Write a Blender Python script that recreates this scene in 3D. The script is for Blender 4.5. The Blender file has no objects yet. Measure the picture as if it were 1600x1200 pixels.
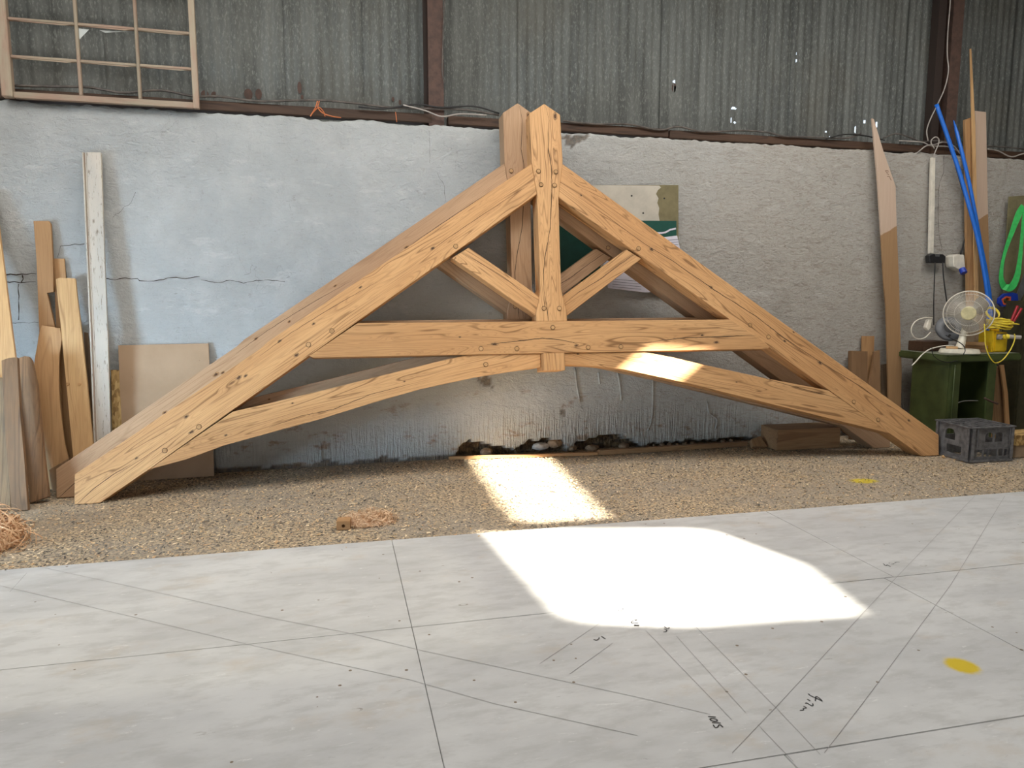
import bpy, bmesh, math, random
from math import sin, cos, tan, pi, radians, sqrt, atan2
from mathutils import Vector as V, Matrix, noise
random.seed(7)
sc = bpy.context.scene
col = sc.collection
# ------------------------------------------------------------------ camera
FPX = 1160.0; H = 1.54; PITCH = radians(7.27); YAW = radians(15.0)
fw = V((sin(YAW)*cos(PITCH), cos(YAW)*cos(PITCH), -sin(PITCH)))
rt = V((cos(YAW), -sin(YAW), 0.0)); up = rt.cross(fw)
CAM = V((0, 0, H))
cd = bpy.data.cameras.new('camera'); cam = bpy.data.objects.new('camera', cd); col.objects.link(cam)
cd.sensor_width = 36; cd.lens = FPX/1600*36; cd.clip_start = 0.05; cd.clip_end = 200
m = Matrix((rt, up, -fw)).transposed().to_4x4(); m.translation = CAM; cam.matrix_world = m
sc.camera = cam
# ------------------------------------------------------------------ light
w = bpy.data.worlds.new('sky'); sc.world = w; w.use_nodes = True
w.node_tree.nodes['Background'].inputs[0].default_value = (0.80, 0.90, 1.0, 1)
w.node_tree.nodes['Background'].inputs[1].default_value = 1.3
TOSUN = V((0.70, -0.465, 0.54)).normalized()
sd = bpy.data.lights.new('sun', 'SUN'); so = bpy.data.objects.new('sun', sd); col.objects.link(so)
sd.energy = 60; sd.angle = radians(0.8); sd.color = (1.0, 0.93, 0.80)
so.rotation_euler = TOSUN.to_track_quat('Z', 'Y').to_euler(); so.location = (12, -6, 12)
def area(name, loc, target, sx, sy, power, color, spread=180):
    d = bpy.data.lights.new(name, 'AREA'); o = bpy.data.objects.new(name, d); col.objects.link(o)
    d.shape = 'RECTANGLE'; d.size = sx; d.size_y = sy; d.energy = power; d.color = color; d.spread = radians(spread)
    o.location = loc; o.rotation_euler = (V(loc)-V(target)).to_track_quat('Z', 'Y').to_euler()
    return o
area('daylight_through_front_doorway', (-1.5, -7.6, 2.0), (-1.5, 0, 2.0), 7.5, 3.6, 105, (1.0, 0.97, 0.93))
area('added_rooflight_fill', (1.5, 3.9, 5.0), (1.5, 4.2, 0), 11.0, 1.8, 410, (1.0, 0.97, 0.93))  # lamp added below the closed roof, filling in for rooflight daylight
area('daylight_through_side_doorway', (-4.9, 3.3, 0.65), (-0.2, 6.5, 0.75), 1.0, 1.1, 42, (0.54, 0.77, 1.0), 62)
sc.view_settings.view_transform = 'Standard'; sc.view_settings.look = 'None'
sc.view_settings.gamma = 1; sc.view_settings.exposure = 0.0; sc.view_settings.use_curve_mapping = False

# ------------------------------------------------------------------ helpers
def ray(x, y): return fw + rt*((x-800)/FPX) + up*((600-y)/FPX)
def hit(x, y, p, n):
    d = ray(x, y); return CAM + d*((V(p)-CAM).dot(n)/d.dot(n))
def atZ(x, y, z=0.0): return hit(x, y, (0, 0, z), V((0, 0, 1)))
def atY(x, y, Y): return hit(x, y, (0, Y, 0), V((0, 1, 0)))
WM = {}
def link(o, parent=None, M=None):
    col.objects.link(o)
    M = M or Matrix.Identity(4)
    WM[o.name] = M
    if parent is not None:
        o.parent = parent; o.matrix_basis = WM[parent.name].inverted() @ M
    else: o.matrix_basis = M
    return o
def tag(o, label=None, cat=None, group=None, kind=None):
    if label: o['label'] = label
    if cat: o['category'] = cat
    if group: o['group'] = group
    if kind: o['kind'] = kind
    return o
def thing(name, label=None, cat=None, loc=(0, 0, 0), rz=0, group=None, kind=None, M=None):
    o = bpy.data.objects.new(name, None); o.empty_display_size = 0.1
    link(o, None, M or Matrix.Translation(V(loc)) @ Matrix.Rotation(rz, 4, 'Z'))
    return tag(o, label, cat, group, kind)
def mobj(name, verts, faces, mat, parent=None, M=None, smooth=False, local=False):
    """verts in world coordinates unless local; stored in the local frame M"""
    me = bpy.data.meshes.new(name)
    if M is None:
        M = WM[parent.name] if parent is not None else Matrix.Identity(4)
    vv = verts if local else [M.inverted() @ V(v) for v in verts]
    me.from_pydata([tuple(v) for v in vv], [], faces); me.materials.append(mat)
    if smooth:
        for p in me.polygons: p.use_smooth = True
    me.update()
    return link(bpy.data.objects.new(name, me), parent, M)
def bobj(name, bm, mat, parent=None, M=None, smooth=False):
    """bmesh given in the local frame M"""
    bmesh.ops.recalc_face_normals(bm, faces=bm.faces)
    me = bpy.data.meshes.new(name); bm.to_mesh(me); bm.free(); me.materials.append(mat)
    if smooth:
        for p in me.polygons: p.use_smooth = True
    if M is None: M = WM[parent.name] if parent is not None else Matrix.Identity(4)
    return link(bpy.data.objects.new(name, me), parent, M)
def bbox(bm, a, b, bev=0.0):
    r = bmesh.ops.create_cube(bm, size=1)
    for v in r['verts']:
        v.co = V([(a[i]+b[i])/2 + v.co[i]*(b[i]-a[i]) for i in range(3)])
    if bev: bmesh.ops.bevel(bm, geom=list({e for v in r['verts'] for e in v.link_edges}), offset=bev, segments=2, affect='EDGES')
def box(name, a, b, mat, parent=None, bev=0.003, M=None):
    bm = bmesh.new(); a = V(a); b = V(b); c = (a+b)/2
    if M is None:
        base = WM[parent.name] if parent is not None else Matrix.Identity(4)
    else: base = M
    bbox(bm, a-c, b-c, bev)
    return bobj(name, bm, mat, parent, base @ Matrix.Translation(c))
def prism(name, pts, n, T, gdir, mat, parent=None, bev=0.003, w0=0.0):
    """polygon pts (world, coplanar) facing n, T deep behind; grain along gdir"""
    n = V(n).normalized(); c = sum(pts, V())/len(pts)
    x = (V(gdir) - n*V(gdir).dot(n)).normalized(); y = n.cross(x)
    M = Matrix((x, y, n)).transposed().to_4x4(); M.translation = c
    Mi = M.inverted(); bm = bmesh.new()
    loc = [Mi @ p for p in pts]
    A = sum(loc[i].x*loc[(i+1) % len(loc)].y-loc[(i+1) % len(loc)].x*loc[i].y for i in range(len(loc)))
    if A < 0: loc = loc[::-1]
    f = [bm.verts.new((p.x, p.y, -w0)) for p in loc]
    b = [bm.verts.new((p.x, p.y, -w0-T)) for p in loc]
    bm.faces.new(f); bm.faces.new(b[::-1]); k = len(f)
    for i in range(k): bm.faces.new((f[i], b[i], b[(i+1) % k], f[(i+1) % k]))
    if bev: bmesh.ops.bevel(bm, geom=bm.edges[:], offset=bev, segments=1, affect='EDGES')
    return bobj(name, bm, mat, parent, M)
def plate(name, outer, holes, T, M, mat, parent=None):
    """flat plate with holes: outlines in the XY of frame M, T thick along -Z"""
    bm = bmesh.new(); es = []
    for lp in [outer]+holes:
        vs = [bm.verts.new((p[0], p[1], 0)) for p in lp]
        es += [bm.edges.new((vs[i], vs[(i+1) % len(vs)])) for i in range(len(vs))]
    bmesh.ops.triangle_fill(bm, use_beauty=True, use_dissolve=False, edges=es)
    r = bmesh.ops.extrude_face_region(bm, geom=bm.faces[:])
    for v in r['geom']:
        if isinstance(v, bmesh.types.BMVert): v.co.z -= T
    return bobj(name, bm, mat, parent, M)
def smoothpath(pts, n=6):
    P = [V(p) for p in pts]; P = [P[0]*2-P[1]]+P+[P[-1]*2-P[-2]]; out = []
    for i in range(1, len(P)-2):
        for k in range(n):
            t = k/n; a, b, c, d = P[i-1:i+3]
            out.append(0.5*((2*b)+(c-a)*t+(2*a-5*b+4*c-d)*t*t+(3*b-a-3*c+d)*t**3))
    return out+[P[-2]]
def tubeverts(pts, r, seg=8, taper=None, ell=None):
    vs, fs = [], []; t0 = (pts[1]-pts[0]).normalized()
    nn = t0.orthogonal().normalized(); L = len(pts)
    for i, p in enumerate(pts):
        t = (pts[min(i+1, L-1)]-pts[max(i-1, 0)]).normalized()
        nn = (nn-t*nn.dot(t)).normalized(); bb = t.cross(nn)
        rr = r*(taper(i/(L-1)) if taper else 1)
        for k in range(seg):
            a = 2*pi*k/seg; vs.append(p+(nn*cos(a)+bb*sin(a))*rr)
    for i in range(L-1):
        for k in range(seg):
            a = i*seg+k; b = i*seg+(k+1) % seg; fs.append((a, b, b+seg, a+seg))
    fs.append(tuple(range(seg))[::-1]); fs.append(tuple(range((L-1)*seg, L*seg)))
    return vs, fs
def tube(name, pts, r, mat, parent=None, n=6, seg=8, taper=None):
    vs, fs = tubeverts(smoothpath(pts, n) if n > 1 else [V(p) for p in pts], r, seg, taper)
    return mobj(name, vs, fs, mat, parent, None if parent else Matrix.Translation(V(pts[0])), smooth=True)
def cyl(name, p0, p1, r0, r1, mat, parent=None, seg=24, prof=None):
    """lathe between p0 and p1; prof = [(t, r)]"""
    p0 = V(p0); p1 = V(p1); ax = p1-p0; q = ax.to_track_quat('Z', 'Y').to_matrix(); L = ax.length
    prof = prof or [(0, r0), (1, r1)]; vs, fs = [], []
    for t, r in prof:
        for k in range(seg):
            a = 2*pi*k/seg; vs.append(p0+q @ V((r*cos(a), r*sin(a), t*L)))
    for i in range(len(prof)-1):
        for k in range(seg):
            a = i*seg+k; b = i*seg+(k+1) % seg; fs.append((a, b, b+seg, a+seg))
    fs.append(tuple(range(seg))[::-1]); fs.append(tuple(range((len(prof)-1)*seg, len(prof)*seg)))
    return mobj(name, vs, fs, mat, parent, None if parent else Matrix.Translation(p0))
def ribbon(pts, n, wdt, off=0.0):
    """flat strip along pts lying on a surface with normal n"""
    vs, fs = [], []; L = len(pts)
    for i, p in enumerate(pts):
        t = (pts[min(i+1, L-1)]-pts[max(i-1, 0)]).normalized(); s = t.cross(n).normalized()
        ww = wdt(i/(L-1)) if callable(wdt) else wdt
        vs += [p+s*ww/2+n*off, p-s*ww/2+n*off]
        if i: fs.append((2*i-2, 2*i-1, 2*i+1, 2*i))
    return vs, fs

# ------------------------------------------------------------------ materials
class NT:
    def __init__(s, name):
        s.m = bpy.data.materials.new(name); s.m.use_nodes = True; s.t = s.m.node_tree
        s.b = s.t.nodes['Principled BSDF']; s.L = s.t.links.new
    def n(s, typ, ins=None, **kw):
        nd = s.t.nodes.new('ShaderNode'+typ)
        for k, v in kw.items(): setattr(nd, k, v)
        for k, v in (ins or {}).items():
            i = nd.inputs[k]
            if hasattr(v, 'is_output'): s.L(v, i)
            else: i.default_value = v
        return nd
    def math(s, op, a, b=0.0, c=None, clamp=False):
        nd = s.t.nodes.new('ShaderNodeMath'); nd.operation = op; nd.use_clamp = clamp
        for i, v in enumerate([a, b] + ([c] if c is not None else [])):
            if hasattr(v, 'is_output'): s.L(v, nd.inputs[i])
            else: nd.inputs[i].default_value = v
        return nd.outputs[0]
    def mix(s, f, a, b, mode='MIX'):
        nd = s.t.nodes.new('ShaderNodeMix'); nd.data_type = 'RGBA'; nd.blend_type = mode
        for i, v in ((0, f), (6, a), (7, b)):
            if hasattr(v, 'is_output'): s.L(v, nd.inputs[i])
            elif i == 0: nd.inputs[0].default_value = v
            else: nd.inputs[i].default_value = (*v[:3], 1)
        return nd.outputs[2]
    def ramp(s, f, stops):
        nd = s.t.nodes.new('ShaderNodeValToRGB'); s.L(f, nd.inputs[0]); e = nd.color_ramp.elements
        while len(e) < len(stops): e.new(0.5)
        for el, (p, c) in zip(e, stops):
            el.position = p; el.color = (*c, 1) if len(c) == 3 else c
        return nd.outputs[0]
    def step(s, f, a, b):
        nd = s.n('MapRange', {1: a, 2: b}); nd.interpolation_type = 'SMOOTHSTEP'; s.L(f, nd.inputs[0]); return nd.outputs[0]
    def noise(s, vec, scale, detail=4, rough=0.5, dist=0.0):
        return s.n('TexNoise', {'Vector': vec, 'Scale': scale, 'Detail': detail, 'Roughness': rough, 'Distortion': dist}).outputs[0]
    def objco(s, scale=(1, 1, 1), rnd=True):
        tc = s.n('TexCoord').outputs['Object']
        if rnd:
            oi = s.n('ObjectInfo').outputs['Random']
            r = s.math('MULTIPLY', oi, 37.0)
            tc = s.n('VectorMath', {0: tc, 1: s.n('CombineXYZ', {0: r, 1: s.math('MULTIPLY', r, 1.7), 2: r}).outputs[0]}, operation='ADD').outputs[0]
        return s.n('Mapping', {'Vector': tc, 'Scale': scale}).outputs[0]
    def world(s, scale=(1, 1, 1)):
        return s.n('Mapping', {'Vector': s.n('NewGeometry').outputs['Position'], 'Scale': scale}).outputs[0]
    def bump(s, h, st=0.3, dist=0.01):
        nd = s.n('Bump', {'Strength': st, 'Distance': dist, 'Height': h}); s.L(nd.outputs[0], s.b.inputs['Normal'])
    def out(s, color=None, rough=0.6, metal=0.0, spec=None):
        if color is not None:
            if hasattr(color, 'is_output'): s.L(color, s.b.inputs['Base Color'])
            else: s.b.inputs['Base Color'].default_value = (*color, 1)
        if hasattr(rough, 'is_output'): s.L(rough, s.b.inputs['Roughness'])
        else: s.b.inputs['Roughness'].default_value = rough
        s.b.inputs['Metallic'].default_value = metal
        if spec is not None: s.b.inputs['Specular IOR Level'].default_value = spec
        return s.m
def wood(name, light, mid, dark, rings=9, ringamt=0.6, knots=0.6, rough=0.62, fine=0.35, dirt=0.0, dirtc=(0.1, 0.09, 0.08), hue=0.12):
    t = NT(name)
    kc = t.objco((1.5, 5, 5)); vor = t.n('TexVoronoi', {'Vector': kc, 'Scale': 1.0, 'Randomness': 1.0}).outputs['Distance']
    knot = t.math('SUBTRACT', 1.0, t.step(vor, 0.03, 0.22))
    n1 = t.noise(t.objco((0.55, 6.0, 6.0)), 1.0, 2, 0.5, 0.3)
    n1 = t.math('ADD', n1, t.math('MULTIPLY', knot, 0.10*knots))
    ring = t.math('PINGPONG', t.math('MULTIPLY', n1, rings), 0.5)
    ring = t.math('MULTIPLY', ring, 2.0)
    ringm = t.math('MULTIPLY', t.step(ring, 0.68, 1.0), t.step(t.noise(t.objco((1.3, 9, 9)), 1.0, 3), 0.33, 0.62))
    r2 = t.step(t.math('MULTIPLY', t.math('PINGPONG', t.math('MULTIPLY', n1, rings*3.3), 0.5), 2.0), 0.55, 1.0)
    fib = t.noise(t.objco((4, 150, 150)), 1.0, 4, 0.6)
    big = t.noise(t.objco((0.7, 3, 3)), 1.0, 3)
    c = t.mix(t.step(big, 0.3, 0.7), light, mid)
    c = t.mix(t.math('MULTIPLY', ringm, ringamt), c, dark)
    c = t.mix(t.math('MULTIPLY', r2, ringamt*0.28), c, dark)
    c = t.mix(t.math('MULTIPLY', t.step(fib, 0.42, 0.75), fine), c, dark)
    k2 = t.math('SUBTRACT', 1.0, t.step(vor, 0.015, 0.075))
    c = t.mix(t.math('MULTIPLY', k2, knots), c, (dark[0]*0.35, dark[1]*0.3, dark[2]*0.3))
    if dirt:
        dn = t.step(t.noise(t.objco((1.2, 6, 6)), 2.0, 5, 0.65), 0.35, 0.65)
        c = t.mix(t.math('MULTIPLY', dn, dirt), c, dirtc)
    oi = t.n('ObjectInfo').outputs['Random']
    hs = t.n('HueSaturation', {'Color': c, 'Value': t.math('MULTIPLY_ADD', oi, hue*2, 1.0-hue)}).outputs[0]
    t.bump(t.math('ADD', t.math('MULTIPLY', fib, 0.5), t.math('MULTIPLY', ringm, -0.4)), 0.25, 0.004)
    return t.out(hs, rough, 0, 0.3)
def plain(name, c, rough=0.5, metal=0.0, var=0.12, scale=14, spec=None):
    t = NT(name); n = t.noise(t.objco(), scale, 4, 0.6)
    cc = t.mix(t.step(n, 0.3, 0.75), c, tuple(x*(1-var*2) for x in c))
    t.bump(n, 0.08, 0.003)
    return t.out(cc, rough, metal, spec)

OAK = wood('oak_fresh', (0.58, 0.335, 0.152), (0.475, 0.252, 0.105), (0.17, 0.08, 0.03), rings=15, ringamt=0.8, knots=0.7, hue=0.07)
OAKP = wood('oak_peg', (0.50, 0.30, 0.14), (0.42, 0.24, 0.10), (0.18, 0.09, 0.035), ringamt=0.3, knots=0)
PINE = wood('pine_planed', (0.62, 0.40, 0.19), (0.52, 0.31, 0.14), (0.25, 0.12, 0.05), rings=8, ringamt=0.5, knots=0.8)
PALE = wood('sapele_board', (0.46, 0.27, 0.125), (0.39, 0.215, 0.095), (0.22, 0.105, 0.045), rings=6, ringamt=0.35, knots=0.2)
OLD = wood('weathered_timber', (0.30, 0.17, 0.085), (0.18, 0.105, 0.055), (0.05, 0.03, 0.018), rings=8, ringamt=0.7, knots=0.5, dirt=0.5, dirtc=(0.14, 0.095, 0.06))
OLD2 = wood('weathered_oak_strip', (0.33, 0.22, 0.12), (0.22, 0.14, 0.08), (0.07, 0.04, 0.02), rings=8, ringamt=0.7, knots=0.5, dirt=0.5, dirtc=(0.11, 0.09, 0.07))
BROWN = wood('dark_beam_timber', (0.085, 0.046, 0.027), (0.055, 0.03, 0.018), (0.02, 0.012, 0.008), rings=7, ringamt=0.6, knots=0.5)
OFFCUT = wood('brown_offcut', (0.30, 0.18, 0.09), (0.23, 0.13, 0.065), (0.10, 0.05, 0.025), rings=6, ringamt=0.4, knots=0.3)
PLY = wood('plywood_pale', (0.52, 0.385, 0.28), (0.47, 0.34, 0.235), (0.33, 0.22, 0.14), rings=4, ringamt=0.22, knots=0.0, fine=0.15)
SASH = wood('stripped_sash', (0.34, 0.225, 0.165), (0.29, 0.20, 0.145), (0.15, 0.10, 0.07), rings=5, ringamt=0.3, knots=0.3, dirt=0.7, dirtc=(0.32, 0.29, 0.21))
DARK = plain('crack_shadow', (0.03, 0.016, 0.008), 0.9)
HARD = NT('hardboard_tan'); _n = HARD.noise(HARD.objco(), 3, 5, 0.6)
_c = HARD.mix(HARD.step(_n, 0.3, 0.7), (0.40, 0.27, 0.165), (0.345, 0.225, 0.13))
_s = HARD.step(HARD.noise(HARD.objco((3, 14, 1)), 3, 5, 0.7, 1.0), 0.66, 0.74)
HARD = HARD.out(HARD.mix(HARD.math('MULTIPLY', _s, 0.5), _c, (0.15, 0.09, 0.05)), 0.55)
t = NT('osb_strip'); _v = t.n('TexVoronoi', {'Vector': t.objco((1, 2.5, 1)), 'Scale': 28.0})
OSB = t.out(t.ramp(t.n('SeparateColor', {0: _v.outputs['Color']}).outputs[0], [(0, (0.20, 0.11, 0.035)), (0.5, (0.42, 0.26, 0.09)), (1, (0.58, 0.40, 0.17))]), 0.6)
# painted moulding board
t = NT('chipped_white_paint'); n1 = t.noise(t.objco((2, 14, 14)), 6, 6, 0.7); n2 = t.noise(t.objco((1, 3, 3)), 2, 4)
c = t.mix(t.step(n2, 0.3, 0.7), (0.52, 0.46, 0.38), (0.42, 0.39, 0.34)); c = t.mix(t.step(n1, 0.56, 0.66), c, (0.20, 0.16, 0.12))
CHIP = t.out(c, 0.6)
# masonry wall
t = NT('painted_masonry')
P = t.world(); sep = t.n('SeparateXYZ', {0: P}); X, Zz = sep.outputs[0], sep.outputs[2]
nb = t.noise(P, 0.55, 4, 0.6); nm = t.noise(P, 3.2, 6, 0.65); nf = t.noise(P, 28, 6, 0.7)
c = t.mix(t.step(nb, 0.35, 0.65), (0.43, 0.44, 0.425), (0.355, 0.365, 0.355))
c = t.mix(t.math('MULTIPLY', t.step(nm, 0.42, 0.68), 0.35), c, (0.50, 0.505, 0.49))
dirt = t.math('MULTIPLY', t.step(t.math('ADD', X, t.math('MULTIPLY', nb, 2.2)), 2.6, 6.2), 0.85)
c = t.mix(dirt, c, (0.395, 0.365, 0.32))
c = t.mix(t.math('MULTIPLY', t.step(nf, 0.56, 0.74), 0.28), c, (0.22, 0.20, 0.18))
# hairline cracks
cr = t.n('TexVoronoi', {'Vector': t.n('VectorMath', {0: P, 1: t.n('VectorMath', {0: t.n('TexNoise', {'Vector': P, 'Scale': 5.0, 'Detail': 6.0}).outputs[1], 'Scale': 0.5}, operation='SCALE').outputs[0]}, operation='ADD').outputs[0], 'Scale': 1.35}, feature='DISTANCE_TO_EDGE').outputs[0]
crm = t.math('MULTIPLY', t.math('SUBTRACT', 1.0, t.step(cr, 0.0, 0.004)), t.step(t.noise(P, 1.1, 3), 0.57, 0.66))
c = t.mix(t.math('MULTIPLY', crm, 0.4), c, (0.10, 0.09, 0.08))
# scratches / chips, brown stains low down
sc1 = t.step(t.noise(t.world((9, 9, 34)), 1.4, 6, 0.75, 0.8), 0.62, 0.70)
c = t.mix(t.math('MULTIPLY', sc1, 0.5), c, (0.16, 0.15, 0.14))
low = t.math('SUBTRACT', 1.0, t.step(Zz, 0.15, 1.0))
st = t.math('MULTIPLY', t.math('MULTIPLY', t.step(t.noise(t.world((3, 3, 6)), 1.6, 6, 0.7), 0.56, 0.68), low), 0.75)
c = t.mix(st, c, (0.20, 0.105, 0.04))
spk = t.step(t.noise(t.world((6, 6, 6)), 2.3, 8, 0.8), 0.60, 0.66)
wsp = t.math('MULTIPLY', t.step(t.noise(t.world((7, 7, 26)), 1.3, 7, 0.75, 1.5), 0.50, 0.60), t.math('MULTIPLY_ADD', dirt, 0.40, 0.06))
c = t.mix(wsp, c, (0.19, 0.14, 0.095))
c = t.mix(t.math('MULTIPLY', spk, 0.30), c, (0.20, 0.175, 0.14))
pal = t.step(t.noise(t.world((3, 3, 9)), 1.0, 7, 0.7), 0.58, 0.66)
c = t.mix(t.math('MULTIPLY', pal, 0.30), c, (0.56, 0.55, 0.52))
c = t.mix(t.math('MULTIPLY', low, 0.25), c, (0.30, 0.27, 0.23))
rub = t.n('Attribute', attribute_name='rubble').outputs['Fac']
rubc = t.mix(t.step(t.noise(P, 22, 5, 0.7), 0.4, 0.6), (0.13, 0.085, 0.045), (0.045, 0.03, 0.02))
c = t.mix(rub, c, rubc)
rid = t.math('MULTIPLY', t.noise(t.world((45, 45, 3.5)), 1.0, 3, 0.5, 0.6), t.math('SUBTRACT', 1.0, t.step(Zz, 0.1, 0.55)))
hgt = t.math('ADD', t.math('ADD', t.math('MULTIPLY', nm, 2.2), t.math('MULTIPLY', nf, 0.45)), t.math('ADD', t.math('MULTIPLY', rid, 2.5), t.math('MULTIPLY', t.noise(t.world((10, 10, 22)), 1.0, 5, 0.7, 1.2), 0.9)))
t.bump(hgt, 0.9, 0.016)
WALL = t.out(c, 0.8, 0, 0.2)
# corrugated iron
t = NT('galvanised_iron'); P = t.world()
n1 = t.noise(t.world((70, 70, 26)), 1.0, 5, 0.75); n2 = t.noise(t.world((9, 9, 0.9)), 1.0, 4, 0.6); n3 = t.noise(P, 1.3, 4)
c = t.mix(t.step(n2, 0.3, 0.7), (0.140, 0.145, 0.134), (0.080, 0.083, 0.077))
c = t.mix(t.math('MULTIPLY', t.step(n1, 0.50, 0.66), 0.6), c, (0.25, 0.26, 0.235))
c = t.mix(t.math('MULTIPLY', t.step(n3, 0.5, 0.75), 0.3), c, (0.10, 0.085, 0.06))
t.bump(n1, 0.15, 0.003); IRON = t.out(c, 0.75, 0.0, 0.25)
t = NT('rusty_steel'); P = t.world(); n1 = t.noise(P, 16, 6, 0.7)
RUST = t.out(t.mix(t.step(n1, 0.35, 0.7), (0.085, 0.045, 0.032), (0.05, 0.028, 0.02)), 0.75); t.bump(n1, 0.2, 0.004)
t = NT('painted_post_shade'); t.out((0.03, 0.018, 0.013), 0.85); POSTSHADE = t.m
def two_tone(name, z0, slope):
    t = NT(name); P = t.world(); sp_ = t.n('SeparateXYZ', {0: P}); f = t.noise(t.objco((3, 60, 60)), 1.0, 4)
    h = t.math('ADD', sp_.outputs[2], t.math('ADD', t.math('MULTIPLY', sp_.outputs[0], slope), t.math('MULTIPLY', t.noise(P, 9, 2), .03)))
    k = t.step(h, z0, z0+.012); top = t.mix(f, (0.55, 0.41, 0.31), (0.46, 0.335, 0.245)); bot = t.mix(f, (0.36, 0.215, 0.105), (0.28, 0.16, 0.075))
    return t.out(t.mix(k, bot, top), 0.6)
_z = [atY(1318, 360, 6.47), atY(1384, 362, 6.46), atY(1401, 352, 6.46)]
_s1 = -(_z[2].z-_z[1].z)/(_z[2].x-_z[1].x); TT1 = two_tone('faded_ply_tapered', _z[1].z+_s1*_z[1].x, _s1)
_z = [atY(1528, 343, 6.5), atY(1543, 334, 6.5)]
_s2 = -(_z[1].z-_z[0].z)/(_z[1].x-_z[0].x); TT2 = two_tone('faded_ply_tall', _z[0].z+_s2*_z[0].x, _s2)
# white boards
t = NT('white_painted_board'); P = t.world()
nb = t.noise(t.world((1, 1.8, 1)), 1.1, 6, 0.62); nm = t.noise(t.world((1, 2.5, 1)), 5, 6, 0.65); nf = t.noise(P, 55, 4, 0.7)
c = t.mix(t.step(nb, 0.35, 0.66), (0.53, 0.53, 0.52), (0.43, 0.43, 0.425))
c = t.mix(t.math('MULTIPLY', t.step(nm, 0.45, 0.66), 0.5), c, (0.36, 0.355, 0.34))
c = t.mix(t.math('MULTIPLY', t.step(t.noise(t.world((1, 1.6, 1)), 1.9, 5, 0.7), 0.54, 0.72), 0.42), c, (0.42, 0.35, 0.265))
v1 = t.n('TexVoronoi', {'Vector': P, 'Scale': 8.5}); vm = t.math('LESS_THAN', v1.outputs['Distance'], 0.06)
vr = t.n('SeparateColor', {0: v1.outputs['Color']}).outputs[0]
c = t.mix(t.math('MULTIPLY', vm, t.math('GREATER_THAN', vr, 0.4)), c, (0.16, 0.12, 0.08))
v2 = t.n('TexVoronoi', {'Vector': t.world((1, 1.8, 1)), 'Scale': 3.2}); rg = t.math('ABSOLUTE', t.math('SUBTRACT', v2.outputs['Distance'], 0.07))
ringm = t.math('MULTIPLY', t.math('LESS_THAN', rg, 0.016), t.math('GREATER_THAN', t.n('SeparateColor', {0: v2.outputs['Color']}).outputs[1], 0.35))
c = t.mix(t.math('MULTIPLY', ringm, t.step(nm, 0.45, 0.6)), c, (0.27, 0.25, 0.22))
scr = t.math('MULTIPLY', t.step(t.noise(t.world((5, 22, 5)), 2.0, 6, 0.75, 0.5), 0.62, 0.67), 0.55)
c = t.mix(scr, c, (0.66, 0.66, 0.64))
scd = t.math('MULTIPLY', t.step(t.noise(t.world((6, 30, 6)), 1.7, 6, 0.8, 0.9), 0.64, 0.68), 0.5)
c = t.mix(scd, c, (0.24, 0.23, 0.22))
blot = atZ(1503, 1040, 0.018)
dv = t.n('VectorMath', {0: P, 1: tuple(blot)}, operation='SUBTRACT').outputs[0]
dl = t.n('VectorMath', {0: t.n('VectorMath', {0: dv, 1: (1, 0.95, 1)}, operation='MULTIPLY').outputs[0]}, operation='LENGTH').outputs['Value']
bl = t.math('SUBTRACT', 1.0, t.step(t.math('ADD', dl, t.math('MULTIPLY', t.noise(P, 60, 3), 0.02)), 0.055, 0.088))
c = t.mix(bl, c, (0.55, 0.40, 0.01))
t.bump(t.math('ADD', nm, t.math('MULTIPLY', nf, 0.3)), 0.12, 0.004)
rr = t.math('MULTIPLY_ADD', nm, 0.25, 0.38)
BOARD = t.out(c, rr, 0, 0.4)
# sawdust floor
t = NT('sawdust_floor'); P = t.world()
n1 = t.noise(P, 1.2, 5, 0.6); n2 = t.noise(P, 55, 3, 0.75); n3 = t.noise(P, 6, 5, 0.7)
c = t.mix(t.step(n2, 0.42, 0.56), (0.15, 0.13, 0.105), (0.56, 0.43, 0.28))
c = t.mix(t.math('MULTIPLY', t.step(n1, 0.38, 0.62), 0.5), c, (0.30, 0.27, 0.23))
c = t.mix(t.math('MULTIPLY', t.step(n3, 0.45, 0.7), 0.35), c, (0.46, 0.35, 0.23))
yb = atZ(1350, 751); dv = t.n('VectorMath', {0: P, 1: tuple(yb)}, operation='SUBTRACT').outputs[0]
dl = t.n('VectorMath', {0: t.n('VectorMath', {0: dv, 1: (1, 1.6, 0)}, operation='MULTIPLY').outputs[0]}, operation='LENGTH').outputs['Value']
bl = t.math('SUBTRACT', 1.0, t.step(t.math('ADD', dl, t.math('MULTIPLY', n2, 0.09)), 0.13, 0.19))
c = t.mix(t.math('MULTIPLY', bl, 0.85), c, (0.60, 0.46, 0.02))
t.bump(t.math('ADD', n2, t.math('MULTIPLY', n3, 1.2)), 0.8, 0.012)
FLOOR = t.out(c, 0.95, 0, 0.1)
t = NT('sawdust_chips'); a = t.n('Attribute', attribute_name='tone').outputs['Color']; CHIPS = t.out(a, 0.85, 0, 0.15)
SHAVE = wood('wood_shavings', (0.84, 0.60, 0.38), (0.76, 0.48, 0.27), (0.45, 0.24, 0.11), rings=5, ringamt=0.3, knots=0)
OLDSH = wood('dull_shavings', (0.78, 0.56, 0.37), (0.68, 0.47, 0.29), (0.36, 0.22, 0.12), rings=5, ringamt=0.3, knots=0)
WHITEP = plain('aged_white_plastic', (0.72, 0.66, 0.55), 0.4, var=0.1)
HUB = plain('yellowed_hub', (0.60, 0.53, 0.29), 0.45, var=0.15)
FANW = plain('fan_cream', (0.68, 0.63, 0.50), 0.35, var=0.12)
BLUEP = plain('blue_water_pipe', (0.015, 0.15, 0.62), 0.35, var=0.08)
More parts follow.
